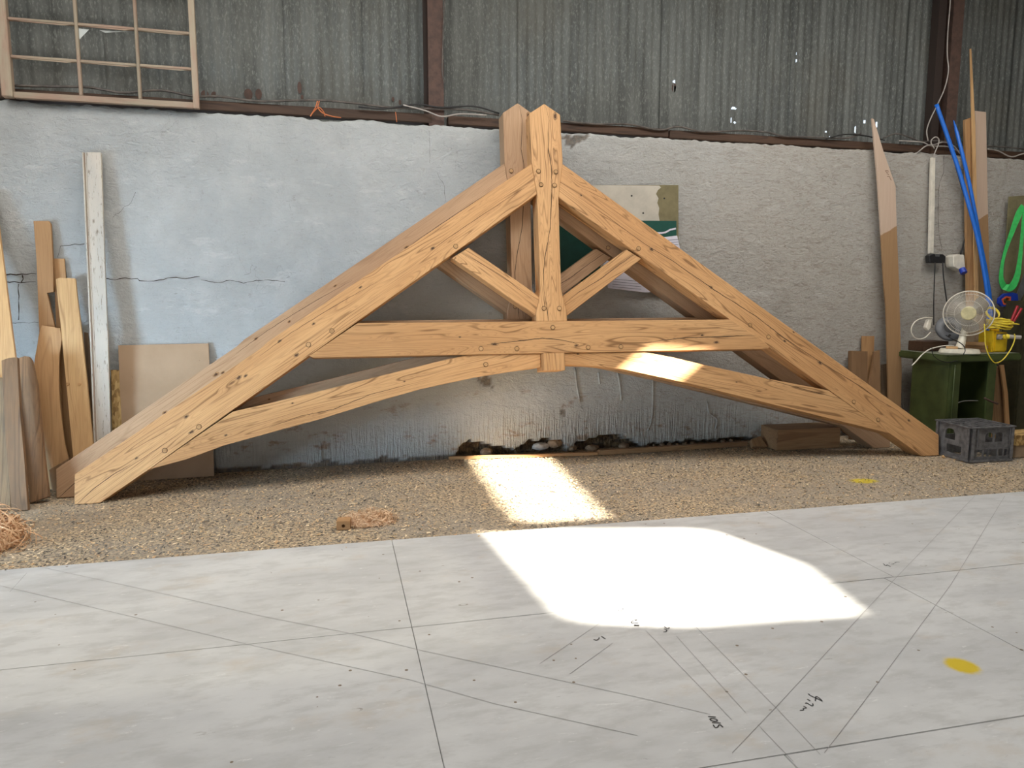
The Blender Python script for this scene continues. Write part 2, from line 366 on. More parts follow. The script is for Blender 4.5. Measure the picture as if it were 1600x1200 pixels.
GREENM = plain('green_machine_paint', (0.058, 0.078, 0.022), 0.5, var=0.22, scale=5)
DUSTY = plain('dusty_green_top', (0.23, 0.24, 0.17), 0.8, var=0.3, scale=12)
SLING = plain('green_webbing', (0.04, 0.48, 0.10), 0.6, var=0.15, scale=30)
YEL = plain('yellow_plastic', (0.78, 0.52, 0.02), 0.4, var=0.08)
YELC = plain('yellow_cable', (0.85, 0.66, 0.06), 0.4, var=0.06)
GREYP = plain('grey_plastic', (0.15, 0.155, 0.165), 0.5)
CRATE = plain('grey_crate_plastic', (0.165, 0.160, 0.160), 0.65, var=0.3, scale=18)
BLACKP = plain('black_rubber', (0.015, 0.014, 0.014), 0.5)
CABLE = plain('dusty_cable', (0.12, 0.10, 0.085), 0.7, var=0.3)
CABLEG = plain('pale_grey_cable', (0.38, 0.34, 0.30), 0.6)
ORANGE = plain('orange_twine', (0.55, 0.16, 0.05), 0.7)
PAPER = plain('paper', (0.66, 0.64, 0.72), 0.7, var=0.04)
TEAL = plain('dark_green_print', (0.008, 0.075, 0.055), 0.5, var=0.1)
WBOARD = plain('white_noticeboard', (0.52, 0.48, 0.40), 0.7, var=0.12, scale=5)
OLIVE = plain('olive_underboard', (0.20, 0.17, 0.085), 0.75, var=0.12)
OLIVED = plain('dark_olive_steel', (0.05, 0.045, 0.02), 0.6, var=0.2)
CARD = plain('cardboard', (0.38, 0.27, 0.17), 0.8)
BLUEH = plain('blue_handle', (0.01, 0.04, 0.35), 0.4)
ORH = plain('orange_grip', (0.62, 0.11, 0.03), 0.45)
REDH = plain('red_handle', (0.45, 0.02, 0.03), 0.4)
INK = plain('black_marker_ink', (0.012, 0.012, 0.014), 0.6)
PENCIL = plain('pencil_graphite', (0.30, 0.29, 0.28), 0.7)
INKB = plain('faint_pencil_note', (0.16, 0.09, 0.05), 0.7)
STONE = plain('pale_stone', (0.50, 0.46, 0.42), 0.85, var=0.2, scale=20)
STONEB = plain('brown_stone', (0.30, 0.20, 0.12), 0.85, var=0.25, scale=25)
CHROME = plain('dull_chrome', (0.5, 0.5, 0.5), 0.3, 0.9)
t = NT('window_glass'); t.out((0.9, 0.95, 0.92), 0.08); t.b.inputs['Alpha'].default_value = 0.35; GLASS = t.m
t = NT('added_sun_leak_panel'); tr = t.n('BsdfTransparent', {0: (0.135, 0.135, 0.13, 1)}); df = t.n('BsdfDiffuse', {0: (0.35, 0.35, 0.3, 1)})
ad = t.n('AddShader', {0: tr.outputs[0], 1: df.outputs[0]}); t.L(ad.outputs[0], t.t.nodes['Material Output'].inputs[0]); SUNLEAK = t.m

# ------------------------------------------------------------------ structure
# floor slab
def gridobj(name, x0, x1, y0, y1, nx, ny, zf, mat):
    vs = []; fs = []
    for j in range(ny+1):
        for i in range(nx+1):
            x = x0+(x1-x0)*i/nx; y = y0+(y1-y0)*j/ny; vs.append((x, y, zf(x, y)))
    for j in range(ny):
        for i in range(nx):
            a = j*(nx+1)+i; fs.append((a, a+1, a+nx+2, a+nx+1))
    return mobj(name, vs, fs, mat, smooth=True)
def fz(x, y):
    if y < 4.35: return -0.004
    return -0.003+0.004*noise.noise(V((x*3, y*3, 0)))+0.003*noise.noise(V((x*11, y*11, 4)))
floor = tag(gridobj('floor', -7, 11, -8, 7, 360, 300, fz, FLOOR), kind='structure')
# back wall: a height field of old painted masonry
WY = 6.575; WH = 2.945
def poly_in(p, x, z):
    c = False; n = len(p)
    for i in range(n):
        (x1, y1), (x2, y2) = p[i], p[(i+1) % n]
        if (y1 > z) != (y2 > z) and x < (x2-x1)*(z-y1)/(y2-y1)+x1: c = not c
    return c
cav = [[(p.x, p.z) for p in (atY(a, b, WY) for a, b in poly)] for poly in (
    [(716, 716), (714, 700), (722, 694), (745, 691), (772, 697), (800, 704), (812, 712)],
    [(800, 712), (806, 700), (825, 690), (850, 686), (872, 688), (882, 696), (884, 712)],
    [(886, 712), (900, 694), (930, 684), (960, 681), (985, 686), (1000, 697), (990, 712)],
    [(1000, 706), (1020, 695), (1060, 690), (1110, 688), (1160, 684), (1180, 690), (1180, 700)])]
patch = [[(p.x, p.z) for p in (atY(a, b, WY) for a, b in poly)] for poly in (
    [(872, 212), (884, 221), (893, 233), (900, 226), (915, 218), (925, 210)],
    [(745, 585), (752, 600), (770, 606), (765, 590)], [(868, 642), (880, 650), (892, 648), (880, 641)])]
x0, x1, dx = -5.0, 11.0, 0.025; nx = int((x1-x0)/dx); nz = 120
vs = []; fs = []; rb = []
for j in range(nz+1):
    for i in range(nx+1):
        x = x0+dx*i; z = -0.05+(WH+0.05)*j/nz
        y = WY+0.010*noise.noise(V((x*0.9, 0, z*1.1)))+0.006*noise.noise(V((x*4, 3, z*4)))+0.003*noise.noise(V((x*15, 7, z*12)))
        r = 0.0
        jx = x+0.02*noise.noise(V((x*20, z*20, 1))); jz = z+0.025*noise.noise(V((x*18, z*18, 5)))
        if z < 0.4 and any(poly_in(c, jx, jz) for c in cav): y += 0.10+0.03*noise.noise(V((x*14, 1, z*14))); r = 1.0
        elif z < 0.035+0.04*noise.noise(V((x*6, 0, 0))): y += 0.01; r = 0.8
        if any(poly_in(c, jx, jz) for c in patch): y += 0.012; r = 0.7
        if j == nz:
            z += -0.006+0.022*noise.noise(V((x*3, 0, 9)))+0.014*noise.noise(V((x*17, 0, 9))); y += 0.006
        vs.append((x, y, z)); rb.append(r)
for j in range(nz):
    for i in range(nx):
        a = j*(nx+1)+i; fs.append((a, a+1, a+nx+2, a+nx+1))
top0 = nz*(nx+1); b0 = len(vs)
for i in range(nx+1): v = vs[top0+i]; vs.append((v[0], WY+0.26, v[2]-0.005)); rb.append(0.6)
for i in range(nx): fs.append((top0+i, top0+i+1, b0+i+1, b0+i))
b1 = len(vs)
for i in range(nx+1): vs.append((x0+dx*i, WY+0.26, -0.05)); rb.append(0)
for i in range(nx): fs.append((b0+i, b0+i+1, b1+i+1, b1+i))
wall = mobj('wall_back', vs, fs, WALL, smooth=True); tag(wall, kind='structure')
at = wall.data.attributes.new('rubble', 'FLOAT', 'POINT'); at.data.foreach_set('value', rb)
# cracks that run along the mortar joints
def wallcrack(px, wd=0.006):
    pts = [atY(a, b, WY-0.014) for a, b in px]; q = []
    for i in range(len(pts)-1):
        k = max(2, int((pts[i+1]-pts[i]).length/0.03))
        for j in range(k): q.append(pts[i].lerp(pts[i+1], j/k)+V((random.uniform(-.004, .004), 0, random.uniform(-.006, .006))))
    q.append(pts[-1])
    vs, fs = ribbon(q, V((0, -1, 0)), lambda t: wd*(0.25+0.5*abs(sin(t*17+px[0][0])))); mobj('crack', vs, fs, DARK, wall)
for p, wd in (([(165, 434), (180, 437), (196, 434), (215, 436), (222, 440), (240, 438), (256, 436), (275, 433), (290, 435), (312, 432)], .009),
          ([(314, 437), (335, 442), (360, 438), (380, 442), (400, 439), (425, 438), (445, 440)], .007), ([(8, 429), (35, 429), (56, 428)], .013), ([(8, 441), (30, 441), (56, 440)], .010),
          ([(29, 443), (29, 470), (29, 500)], .010), ([(35, 429), (37, 435), (33, 441)], .012), ([(95, 383), (110, 383), (132, 381)], .006), ([(95, 384), (90, 402)], .004),
          ([(212, 300), (205, 316), (190, 328), (176, 340)], .003), ([(17, 505), (60, 504)], .006), ([(670, 205), (672, 225), (671, 255)], .003), ([(683, 270), (694, 290), (696, 315)], .003),
          ([(1475, 243), (1474, 270), (1467, 290), (1466, 330), (1467, 365), (1472, 390)], .006)):
    wallcrack(p, wd)
# raised plaster runs on the lower wall
for p in ([(898, 575), (901, 600), (906, 628)], [(965, 582), (969, 605), (971, 625)], [(1020, 590), (1020, 630), (1017, 660), (1012, 672)], [(935, 582), (937, 600)], [(500, 690), (502, 705), (503, 720)], [(1105, 628), (1108, 645), (1120, 655), (1118, 670)]):
    tube('plaster_run', [atY(a, b, WY-0.004) for a, b in p], 0.010, WALL, wall, n=4, seg=6)
# rubble stones in the broken foot of the wall
def stone(px, py, sx, sy, sz, mat):
    bm = bmesh.new(); bmesh.ops.create_icosphere(bm, subdivisions=2, radius=1)
    for v in bm.verts:
        k = 1+0.22*noise.noise(v.co*1.7+V((px, 0, 0))); v.co = V((v.co.x*sx*k, v.co.y*sy*k, v.co.z*sz*k))
    p = atY(px, py, WY+0.035); bobj('stone', bm, mat, wall, Matrix.Translation(p))
stone(845, 697, .085, .05, .038, STONE); stone(867, 692, .075, .05, .05, STONEB); stone(893, 699, .05, .04, .04, STONEB); stone(925, 700, .07, .04, .035, STONEB)
stone(760, 706, .06, .04, .04, STONEB); stone(975, 697, .06, .04, .035, STONEB)
for k in range(14): stone(1010+k*12, 697-k*0.6+random.uniform(-2, 2), random.uniform(.02, .04), .03, random.uniform(.02, .03), STONEB)
# timber wall plate
def timberx(name, xa, xb, ya, yb, za, zb, mat, parent=None, **kw):
    return box(name, (xa, ya, za), (xb, yb, zb), mat, parent, **kw)
pl = thing('trim_1', kind='structure', loc=(0, 6.65, 2.96))
for xa, xb, zo in ((-4.9, 1.06, 0.0), (1.2, 3.3, -0.004), (3.31, 6.3, -0.012), (6.31, 10.9, -0.02)):
    o = box('beam', (xa, 6.61-6.65, 2.966-2.96+zo), (xb, 6.72-6.65, 3.042-2.96+zo), BROWN, pl, bev=0.006)
# steel posts, I section
def post(n, xc, kind):
    bm = bmesh.new()
    bbox(bm, (-.066, -.006, 2.9), (.066, .006, 5.6)); bbox(bm, (-.066, .15, 2.9), (.066, .162, 5.6)); bbox(bm, (-.005, .006, 2.9), (.005, .15, 5.6))
    tag(bobj('trim_%d' % n, bm, RUST, None, Matrix.Translation((xc, 6.62, 0))), kind='structure')
post(2, 1.095, 0); post(3, 6.545, 0)
bm = bmesh.new(); bbox(bm, (-.075, .0, 2.9), (.02, .006, 5.6)); bbox(bm, (-.075, .006, 2.9), (-.069, .10, 5.6))  # added dark angle, painting the shade beside the right post's web
tag(bobj('trim_4', bm, POSTSHADE, None, Matrix.Translation((6.455, 6.70, 0))), kind='structure')
bm = bmesh.new(); bbox(bm, (-.02, .0, 2.9), (.01, .006, 5.6)); tag(bobj('trim_5', bm, POSTSHADE, None, Matrix.Translation((1.02, 6.70, 0))), kind='structure')  # added dark strip for the shaded side of the left post
# corrugated cladding, each sheet its own piece
clad = thing('wall_cladding', kind='structure', loc=(0, 6.84, 2.95))
holes = []
for px, py, rx, rz in ((1053, 128, .016, .014), (1147, 169, .036, .012), (1142, 187, .009, .07), (1149, 191, .022, .010), (1244, 84, .008, .010), (1244, 95, .010, .014), (1242, 96, .008, .012),
                       (1290, 206, .012, .010), (1338, 202, .012, .036), (1352, 190, .008, .022), (1371, 194, .010, .030), (1296, 214, .009, .009)):
    p = atY(px, py, 6.83); holes.append((p.x, p.z, rx, rz))
seams = [-5.0, -4.28, -3.6, -2.9, -2.25, -1.56, -0.88, -0.19, 0.53, 1.22, 1.91, 2.64, 3.34, 4.05, 4.77, 5.46, 6.15, 6.86, 7.55, 8.25, 8.95, 9.65, 10.35, 11.0]
for k in range(len(seams)-1):
    a, b = seams[k]-0.03, seams[k+1]+0.03; hs = [h for h in holes if a <= h[0] < b-0.06]
    zs = [2.955]
    while zs[-1] < 5.6:
        z = zs[-1]; fine = any(abs(z-h[1]) < h[3]+0.03 for h in hs); zs.append(z+(0.008 if fine else 0.05))
    nxs = int((b-a)/0.0095); yo = 0.0 if k % 2 else -0.013; tilt = random.uniform(-.004, .004)
    vs = [(a+(b-a)*i/nxs, 6.84+yo+0.0060*cos(2*pi*(a+(b-a)*i/nxs)/0.083)+0.004*noise.noise(V((i*.05, z*1.5, k)))+(i/nxs-.5)*tilt, z+0.006*noise.noise(V((i*.2, k, 0)))*(z < 3)) for z in zs for i in range(nxs+1)]
    fs = []
    for j in range(len(zs)-1):
        for i in range(nxs):
            cx = a+(b-a)*(i+.5)/nxs; cz = (zs[j]+zs[j+1])/2
            if any(((cx-h[0])/h[2])**2+((cz-h[1])/h[3])**2 < 1 for h in hs): continue
            q = j*(nxs+1)+i; fs.append((q, q+1, q+nxs+2, q+nxs+1))
    mobj('corrugated_sheet', vs, fs, IRON, clad, smooth=True)
def disc(name, px, py, rx, rz, mat, Y=6.822, parent=clad):
    c = atY(px, py, Y); k = 14
    vs = [c+V((rx*cos(2*pi*i/k)*(1+.15*noise.noise(V((i, px, 0)))), 0, rz*sin(2*pi*i/k))) for i in range(k)]
    mobj(name, vs+[v+V((0, .004, 0)) for v in vs], [tuple(range(k))]+[(i, (i+1) % k, k+(i+1) % k, k+i) for i in range(k)], mat, parent)
for px, py, rx, rz in ((388, 147, .034, .044), (404, 147, .026, .044), (320, 147, .03, .03), (335, 148, .025, .025), (468, 137, .018, .05), (472, 152, .012, .02), (614, 155, .012, .02), (625, 160, .012, .022), (1053, 137, .022, .045)):
    disc('rust_patch', px, py, rx, rz, RUST)
pp = [atY(a, b, 6.822) for a, b in ((1053, 134), (1062, 136), (1063, 196), (1052, 196))]
prism('patch_plate', pp, (0, -1, 0), .004, (0, 0, 1), IRON, clad, bev=0)
# side, front walls and roof of the shed, outside the frame
def wallplate(name, M, outer, hs, mat=IRON): tag(plate(name, outer, hs, 0.08, M, mat), kind='structure')
MX = Matrix(((0, 0, 1, 11.0), (1, 0, 0, 0), (0, 1, 0, 0), (0, 0, 0, 1)))
wallplate('wall_right', MX, [(-8, -.05), (6.9, -.05), (6.9, 5.0), (-8, 6.75)], [])
ML = Matrix(((0, 0, 1, -5.0), (1, 0, 0, 0), (0, 1, 0, 0), (0, 0, 0, 1)))
wallplate('wall_left', ML, [(-8, -.05), (6.9, -.05), (6.9, 5.0), (-8, 6.75)], [[(1.6, 0), (4.4, 0), (4.4, 2.4), (1.6, 2.4)]])
MF = Matrix(((1, 0, 0, 0), (0, 0, 1, -8.0), (0, 1, 0, 0), (0, 0, 0, 1)))
wallplate('wall_front', MF, [(-5.1, -.05), (11.1, -.05), (11.1, 6.75), (-5.1, 6.75)], [[(-4.6, 0), (2.6, 0), (2.6, 4.0), (-4.6, 4.0)]])
RN = V((0, 0.12, 1)).normalized(); RP = V((0, 6.8, 5.0))
def roofxy(P):
    P = V(P); Q = P+TOSUN*((RP-P).dot(RN)/TOSUN.dot(RN)); return Q
MR = Matrix(((1, 0, 0, 0), (0, cos(atan2(.12, 1)), sin(atan2(.12, 1)), 6.8), (0, -sin(atan2(.12, 1)), cos(atan2(.12, 1)), 5.0), (0, 0, 0, 1)))
MRi = MR.inverted()
def rl(pts): return [tuple((MRi @ roofxy(p))[:2]) for p in pts]
A = rl([atZ(748, 826, .018), atZ(878, 966, .018), atZ(1060, 973, .018), atZ(1325, 955, .018), atZ(1235, 880, .018), atZ(1090, 826, .018)])
B = rl([V((1.33, 6.75, 0)), V((1.25, 4.62, 0)), V((1.86, 4.60, 0)), V((2.06, 6.66, 0))])
C1 = rl([V((-2.6, 2.95, 0)), V((0.78, 2.90, 0)), V((0.70, 4.42, 0)), V((-2.6, 4.5, 0))])
C2 = rl([V((2.75, 2.86, 0)), V((8.4, 2.75, 0)), V((8.4, 4.2, 0)), V((2.65, 4.35, 0))])
HF = MRi @ V((0, -8.05, 0)); ymin = -(14.95)
tag(plate('ceiling', [(-5.1, ymin), (11.1, ymin), (11.1, 0.15), (-5.1, 0.15)], [A, B, C1, C2], 0.05, MR, IRON), kind='structure')  # roof openings shaped back along the sun from the patches they cast
for nm, q in (('added_roof_panel_1', C1), ('added_roof_panel_2', C2)):  # unseen thin panels added to leak weak sun onto the far boards
    qx = sum(p[0] for p in q)/4; qy = sum(p[1] for p in q)/4
    tag(plate(nm, [(p[0]+.06*(1 if p[0] > qx else -1), p[1]+.06*(1 if p[1] > qy else -1)) for p in q], [], 0.004, MR @ Matrix.Translation((0, 0, 0.0045)), SUNLEAK), kind='structure')

# ------------------------------------------------------------------ white layout boards on the floor
a = radians(-1.6); e1 = V((cos(a), sin(a), 0)); e2 = V((-sin(a), cos(a), 0)); O = V((0.424, 4.43, 0)); BT = 0.018
lay = {0: [-5.0, -2.5, 0, 2.56, 5.06, 7.56], 1: [-5.0, -2.5, 0, 2.5, 5.0, 7.5], 2: [-3.9, -1.4, 1.1, 3.6, 6.1], 3: [-3.0, -.5, 2.0, 4.5]}
for r, ss in lay.items():
    for i in range(len(ss)-1):
        g = 0.0013; s0 = ss[i]+g; s1 = ss[i+1]-g; t1 = -1.218*r-g; t0 = -1.218*(r+1)+g
        if r == 2 and i == 1: pass
        c = O+e1*((s0+s1)/2)+e2*((t0+t1)/2)
        M = Matrix((e1, e2, V((0, 0, 1)))).transposed().to_4x4(); M.translation = c+V((0, 0, random.uniform(-.0004, .0004)))
        bm = bmesh.new(); bbox(bm, (-(s1-s0)/2, -(t1-t0)/2, 0.002), ((s1-s0)/2, (t1-t0)/2, BT), 0.0018)
        bobj('floor_board', bm, BOARD, floor, M)
ZB = BT+0.0012; UP = V((0, 0, 1))
def floorline(px, wd, mat, name):
    pts = [atZ(x, y, ZB) for x, y in px]; vs, fs = ribbon(pts, UP, wd); mobj(name, vs, fs, mat, floor)
for px in ([(0, 915), (200, 962), (397, 1009), (640, 1062), (775, 1100), (996, 1149)], [(60, 885), (230, 922), (415, 964), (550, 990), (662, 1017), (820, 1051), (1000, 1090), (1110, 1116)],
           [(1523, 775), (1394, 909), (1212, 1105), (1144, 1176)], [(1009, 985), (1144, 1125)], [(1057, 994), (1165, 1113)], [(1088, 980), (1212, 1105), (1282, 1179)],
           [(1570, 775), (1486, 913), (1350, 1096), (1288, 1176)], [(1241, 915), (1337, 906)], [(15, 925), (42, 895)], [(843, 1037), (950, 965)], [(890, 1053), (957, 1005)], [(1184, 1132), (1240, 1190)]):
    floorline(px, 0.0020, PENCIL, 'pencil_line')
def scribble(name, off, scl, strokes, wd, mat=INK):
    vs, fs = [], []
    for s in strokes:
        pts = [atZ(off[0]+x/scl, off[1]+y/scl, ZB+0.0004) for x, y in s]
        if len(pts) > 2: pts = smoothpath(pts, 4)
        v, f = ribbon(pts, UP, wd); k = len(vs); vs += v; fs += [tuple(i+k for i in q) for q in f]
    return mobj(name, vs, fs, mat, floor)
ell = [(605+140*cos(q)-12*sin(q), 590+45*sin(q)+25*cos(q)) for q in [2*pi*i/12 for i in range(13)]]
scribble('handwriting', (1090, 1100), 24, [[(390, 465), (690, 485)], ell, [(530, 690), (870, 710)], [(590, 770), (620, 840), (700, 880), (770, 840), (800, 780), (860, 780), (960, 870)]], .0045)
scribble('handwriting', (1240, 1075), 26.67, [[(610, 230), (700, 310), (900, 400), (1200, 540)], [(1200, 540), (1100, 440), (940, 350), (910, 530)], [(560, 460), (700, 530)], [(490, 650), (540, 610), (620, 660), (740, 730), (810, 720), (790, 640)], [(410, 750), (530, 820), (400, 850), (410, 910), (260, 920)]], .0042)
scribble('handwriting', (920, 930), 11.43, [[(225, 730), (300, 780)], [(85, 790), (140, 800), (180, 775), (185, 752)], [(810, 430), (865, 445), (770, 465), (780, 495), (890, 495)], [(810, 530), (905, 535)], [(810, 545), (900, 545)],
          [(540, 208), (600, 208)], [(510, 235), (560, 240), (600, 235), (625, 255)], [(520, 265), (610, 280)], [(455, 95), (515, 120)], [(1350, 560), (1400, 595), (1435, 590), (1430, 570)], [(1345, 600), (1390, 620), (1380, 650), (1330, 655)]], .0045)
scribble('handwriting', (1370, 865), 32, [[(320, 490), (450, 610), (530, 560), (690, 660)], [(740, 500), (820, 520), (860, 500)], [(890, 450), (1000, 420), (1140, 430)], [(600, 480), (660, 470)]], .0045)
# sawdust litter
rnd = random.Random(3); vs = []; fs = []; cols = []
tones = [(0.66, 0.52, 0.34), (0.55, 0.42, 0.27), (0.70, 0.50, 0.28), (0.80, 0.64, 0.42), (0.16, 0.14, 0.12), (0.09, 0.08, 0.07), (0.55, 0.36, 0.20)]
N = 0
while N < 30000:
    x = rnd.uniform(-2.6, 7.6); y = rnd.uniform(4.3, 6.53)
    d = noise.noise(V((x*1.3, y*1.3, 2)))*0.5+0.5
    near = 1.0 if y > 6.1 else 0.55
    if rnd.random() > near*(0.4+d): continue
    if y < O.y-0.0279*(x-O.x)+0.012: 
        if rnd.random() > 0.004: continue
        z = BT
    else: z = 0.0
    s = rnd.uniform(.004, .012)*(1.6 if rnd.random() < .06 else 1); q = rnd.uniform(0, pi); l = s*rnd.uniform(1, 2.4)
    k = len(vs); cx, sx = cos(q)*l/2, sin(q)*l/2; c2, s2 = -sin(q)*s/3, cos(q)*s/3; h = rnd.uniform(.002, .007)
    vs += [(x-cx-c2, y-sx-s2, z+.001), (x+cx-c2, y+sx-s2, z+h*rnd.random()), (x+cx+c2, y+sx+s2, z+h), (x-cx+c2, y-sx+s2, z+.001+h*rnd.random())]
    fs.append((k, k+1, k+2, k+3)); tc = tones[min(6, int(rnd.random()*7))]; cols += [(*tc, 1)]*4; N += 1
chips = mobj('sawdust_litter', vs, fs, CHIPS); ca = chips.data.color_attributes.new('tone', 'FLOAT_COLOR', 'POINT')
ca.data.foreach_set('color', [q for c in cols for q in c])
tag(chips, 'loose sawdust and wood chips scattered over the concrete strip by the wall', 'sawdust', kind='stuff')

# ------------------------------------------------------------------ roof trusses
def frame(A, B, lean):
    A = V(A); u = V(B)-A; u.z = 0; u.normalize(); n0 = V((-u.y, u.x, 0)); v = n0*sin(lean)+V((0, 0, cos(lean)))
    n = u.cross(v)          # towards the room
    M = Matrix((u, -n, v)).transposed().to_4x4(); M.translation = A; return M
MT = frame((-1.70, 5.83, 0.003), (5.604, 5.524, 0.003), radians(9.3))
MTi = MT.inverted(); nT = -(MT.to_3x3() @ V((0, 1, 0)))
def st(x, y):
    p = MTi @ hit(x, y, MT.translation, nT); return V((p.x, 0, p.z))
TT = 0.16
truss = thing('oak_roof_truss', 'front oak roof truss with king post, sunlit patch on its right curved brace', 'truss', M=MT)
MEM = {}
def member(name, pts, ang, w0=0.0, T=TT, mat=OAK, label=None, bev=0.004):
    W = [MT @ p for p in pts]; MEM.setdefault(name, []); g = MT.to_3x3() @ V((cos(ang), 0, sin(ang)))
    o = prism(name, W, nT, T, g, mat, truss, bev, w0); tag(o, label); MEM[name].append(o); return o
def S(*pp): return [st(*p) if p[0] > 20 else V((p[0], 0, p[1])) for p in pp]
rang = math.atan(0.69)
member('rafter', [V((0, 0, 0)), V((.17, 0, 0)), V((.498, 0, .225)), V((3.527, 0, 2.353)), V((3.492, 0, 2.611)), V((1.36, 0, 1.155)), V((1.30, 0, 1.10)), V((.005, 0, .215))], rang)
member('rafter', [V((7.31, 0, 0)), V((7.13, 0, 0)), V((6.812, 0, .215)), V((3.709, 0, 2.335)), V((3.755, 0, 2.62)), V((7.322, 0, .19))], -rang)
member('king_post', [V(p) for p in ((3.617, 0, 3.12), (3.486, 0, 3.031), (3.490, 0, 2.62), (3.527, 0, 2.353), (3.530, 0, 1.56), (3.512, 0, 1.47), (3.482, 0, 1.36), (3.481, 0, 1.289), (3.746, 0, 1.289), (3.746, 0, 1.36), (3.718, 0, 1.47), (3.699, 0, 1.56), (3.709, 0, 2.331), (3.760, 0, 2.63), (3.753, 0, 3.034))], pi/2, w0=-.004)
member('collar_beam', [V(p) for p in ((2.035, 0, 1.2895), (1.660, 0, 1.040), (1.685, 0, 1.024), (5.585, 0, 1.024), (5.608, 0, 1.042), (5.235, 0, 1.2895))], 0, w0=-.012)
member('king_post_foot', [V(p) for p in ((3.512, 0, 1.02), (3.512, 0, .876), (3.690, 0, .876), (3.690, 0, 1.02))], pi/2, w0=-.085, T=TT+.085)
lb = S((232, 734), (290, 718), (350, 696), (430, 674), (500, 655), (580, 630), (657, 608), (744, 589), (800, 580), (845, 574))
lt = S((364, 643), (430, 628), (500, 611), (560, 596), (620, 581), (680, 566), (728, 556))
member('arched_brace', lb+[V((3.51, 0, 1.022))]+[V((lt[-1].x, 0, 1.022))]+lt[:-1][::-1], radians(13), w0=.002)
rbm = S((883, 570), (930, 572), (975, 577), (1037, 590.5), (1085, 601), (1131, 612.5), (1225, 636), (1290, 652), (1350, 667), (1393, 678))
rtp = S((1295, 610), (1194, 590.6), (1100, 570), (1050, 558), (1005, 548))
member('arched_brace', [V((3.692, 0, 1.022))]+[V((3.692, 0, rbm[0].z))]+rbm[1:]+rtp[:-1]+[V((rtp[-1].x, 0, 1.022))], radians(-11), w0=.002)
member('strut', S((706.7, 402.5), (733, 386), (846, 464), (842, 478), (837.5, 493)), radians(-36), w0=.018, T=.125)
member('strut', S((877, 465), (980, 389), (1004, 403.5), (887, 493)), radians(34), w0=.018, T=.125)
pegp = [(841, 268), (868, 269), (845, 289), (866, 290), (849.6, 482), (873.6, 482), (863, 512), (807, 545), (751, 545), (918, 543), (969, 542), (518.6, 517), (482, 538.6), (311, 667), (257.5, 704), (712, 385), (997.7, 388.5), (1172, 508), (1200.6, 526.5), (1334, 628), (1372, 656), (759, 569.5)]
for i, p in enumerate(pegp):
    q = st(*p); off = .016 if 6 <= i <= 10 else (.008 if i < 6 else .0)
    bm = bmesh.new(); bmesh.ops.create_cone(bm, cap_ends=True, segments=16, radius1=.0165, radius2=.0165, depth=.03)
    bmesh.ops.bevel(bm, geom=[e for e in bm.edges if all(v.co.z > 0 for v in e.verts)], offset=.004, segments=2, affect='EDGES')
    Mp = MT @ Matrix.Translation(V((q.x, -off+.009, q.z))) @ Matrix.Rotation(pi/2, 4, 'X')
    par = MEM['king_post'][0] if i < 6 else MEM['collar_beam'][0] if i < 11 else MEM['arched_brace'][0] if i == 21 else MEM['rafter'][1 if p[0] > 850 else 0]
    bobj('peg', bm, OAKP, par, Mp)
    vs = [MT @ V((q.x+r*cos(2*pi*k/20), -off-.0006, q.z+r*sin(2*pi*k/20))) for r in (.0165, .0200) for k in range(20)]
    mobj('peg_joint', vs, [(k, (k+1) % 20, 20+(k+1) % 20, 20+k) for k in range(20)], DARK, par)
def shake(px, off, wd):
    par = {-.0172: MEM['strut'][1 if px[0][0] > 850 else 0], -.0012: MEM['arched_brace'][1 if px[0][0] > 850 else 0], .0048: MEM['king_post'][0], .0128: MEM['collar_beam'][0]}.get(off, MEM['rafter'][1 if px[0][0] > 850 else 0])
    pts = [st(*p) for p in px]; q = []
    for i in range(len(pts)-1):
        k = max(2, int((pts[i+1]-pts[i]).length/.03))
        for j in range(k):
            v = pts[i].lerp(pts[i+1], j/k); q.append(MT @ V((v.x+random.uniform(-.0015, .0015), -off, v.z+random.uniform(-.0015, .0015))))
    q.append(MT @ V((pts[-1].x, -off, pts[-1].z)))
    vs, fs = ribbon(q, nT, lambda t: max(.0006, wd*sin(pi*min(1, max(0, t*.96+.02)))**.5*(.6+.5*abs(noise.noise(V((t*9, px[0][0], 0)))))))
    mobj('shake_crack', vs, fs, DARK, par)
def cs(pp, s, ox, oy): return [(x/s+ox, y/s+oy) for x, y in pp]
shake(cs([(715, 95), (733, 170), (728, 330), (745, 420), (748, 560), (740, 760), (712, 920), (702, 1020), (708, 1200)], 3.529, 650, 140), .0048, .0075)
shake([(852, 463), (854, 480), (857, 503)], .0048, .006)
shake([(903, 307), (910, 312), (947, 337), (978, 360), (1013, 385), (1050, 407), (1093, 437), (1116, 453), (1181, 494), (1225, 528), (1287, 569), (1345, 604), (1375, 626), (1403, 642), (1416, 654)], .0008, .0075)
shake([(760, 538.7), (813, 532.7), (847, 528.7), (873, 530.7), (893, 534.7), (904, 539)], .0128, .008)
shake([(1006, 536), (1040, 531), (1069, 528), (1115, 526.6), (1150, 525), (1181, 524)], .0128, .008)
shake([(120, 788), (148, 762), (176, 742), (204, 726)], .0008, .007)
shake([(176, 746), (225, 715), (262, 690), (300, 664)], .0008, .004)
shake([(405, 557), (455, 520), (500, 492), (540, 468), (590, 440)], .0008, .005)
shake([(1000, 392), (970, 412), (940, 435), (905, 456), (885, 472)], -.0172, .007)
shake([(1170, 583), (1215, 597), (1270, 612), (1330, 627), (1345, 631)], -.0012, .005)
shake([(420, 668), (470, 650), (520, 640), (580, 616), (640, 600)], -.0012, .006)
shake([(720, 392), (750, 410), (790, 434), (835, 470)], -.0172, .005)
shake([(665, 398), (700, 372), (740, 345), (790, 312), (825, 290)], .0008, .005)
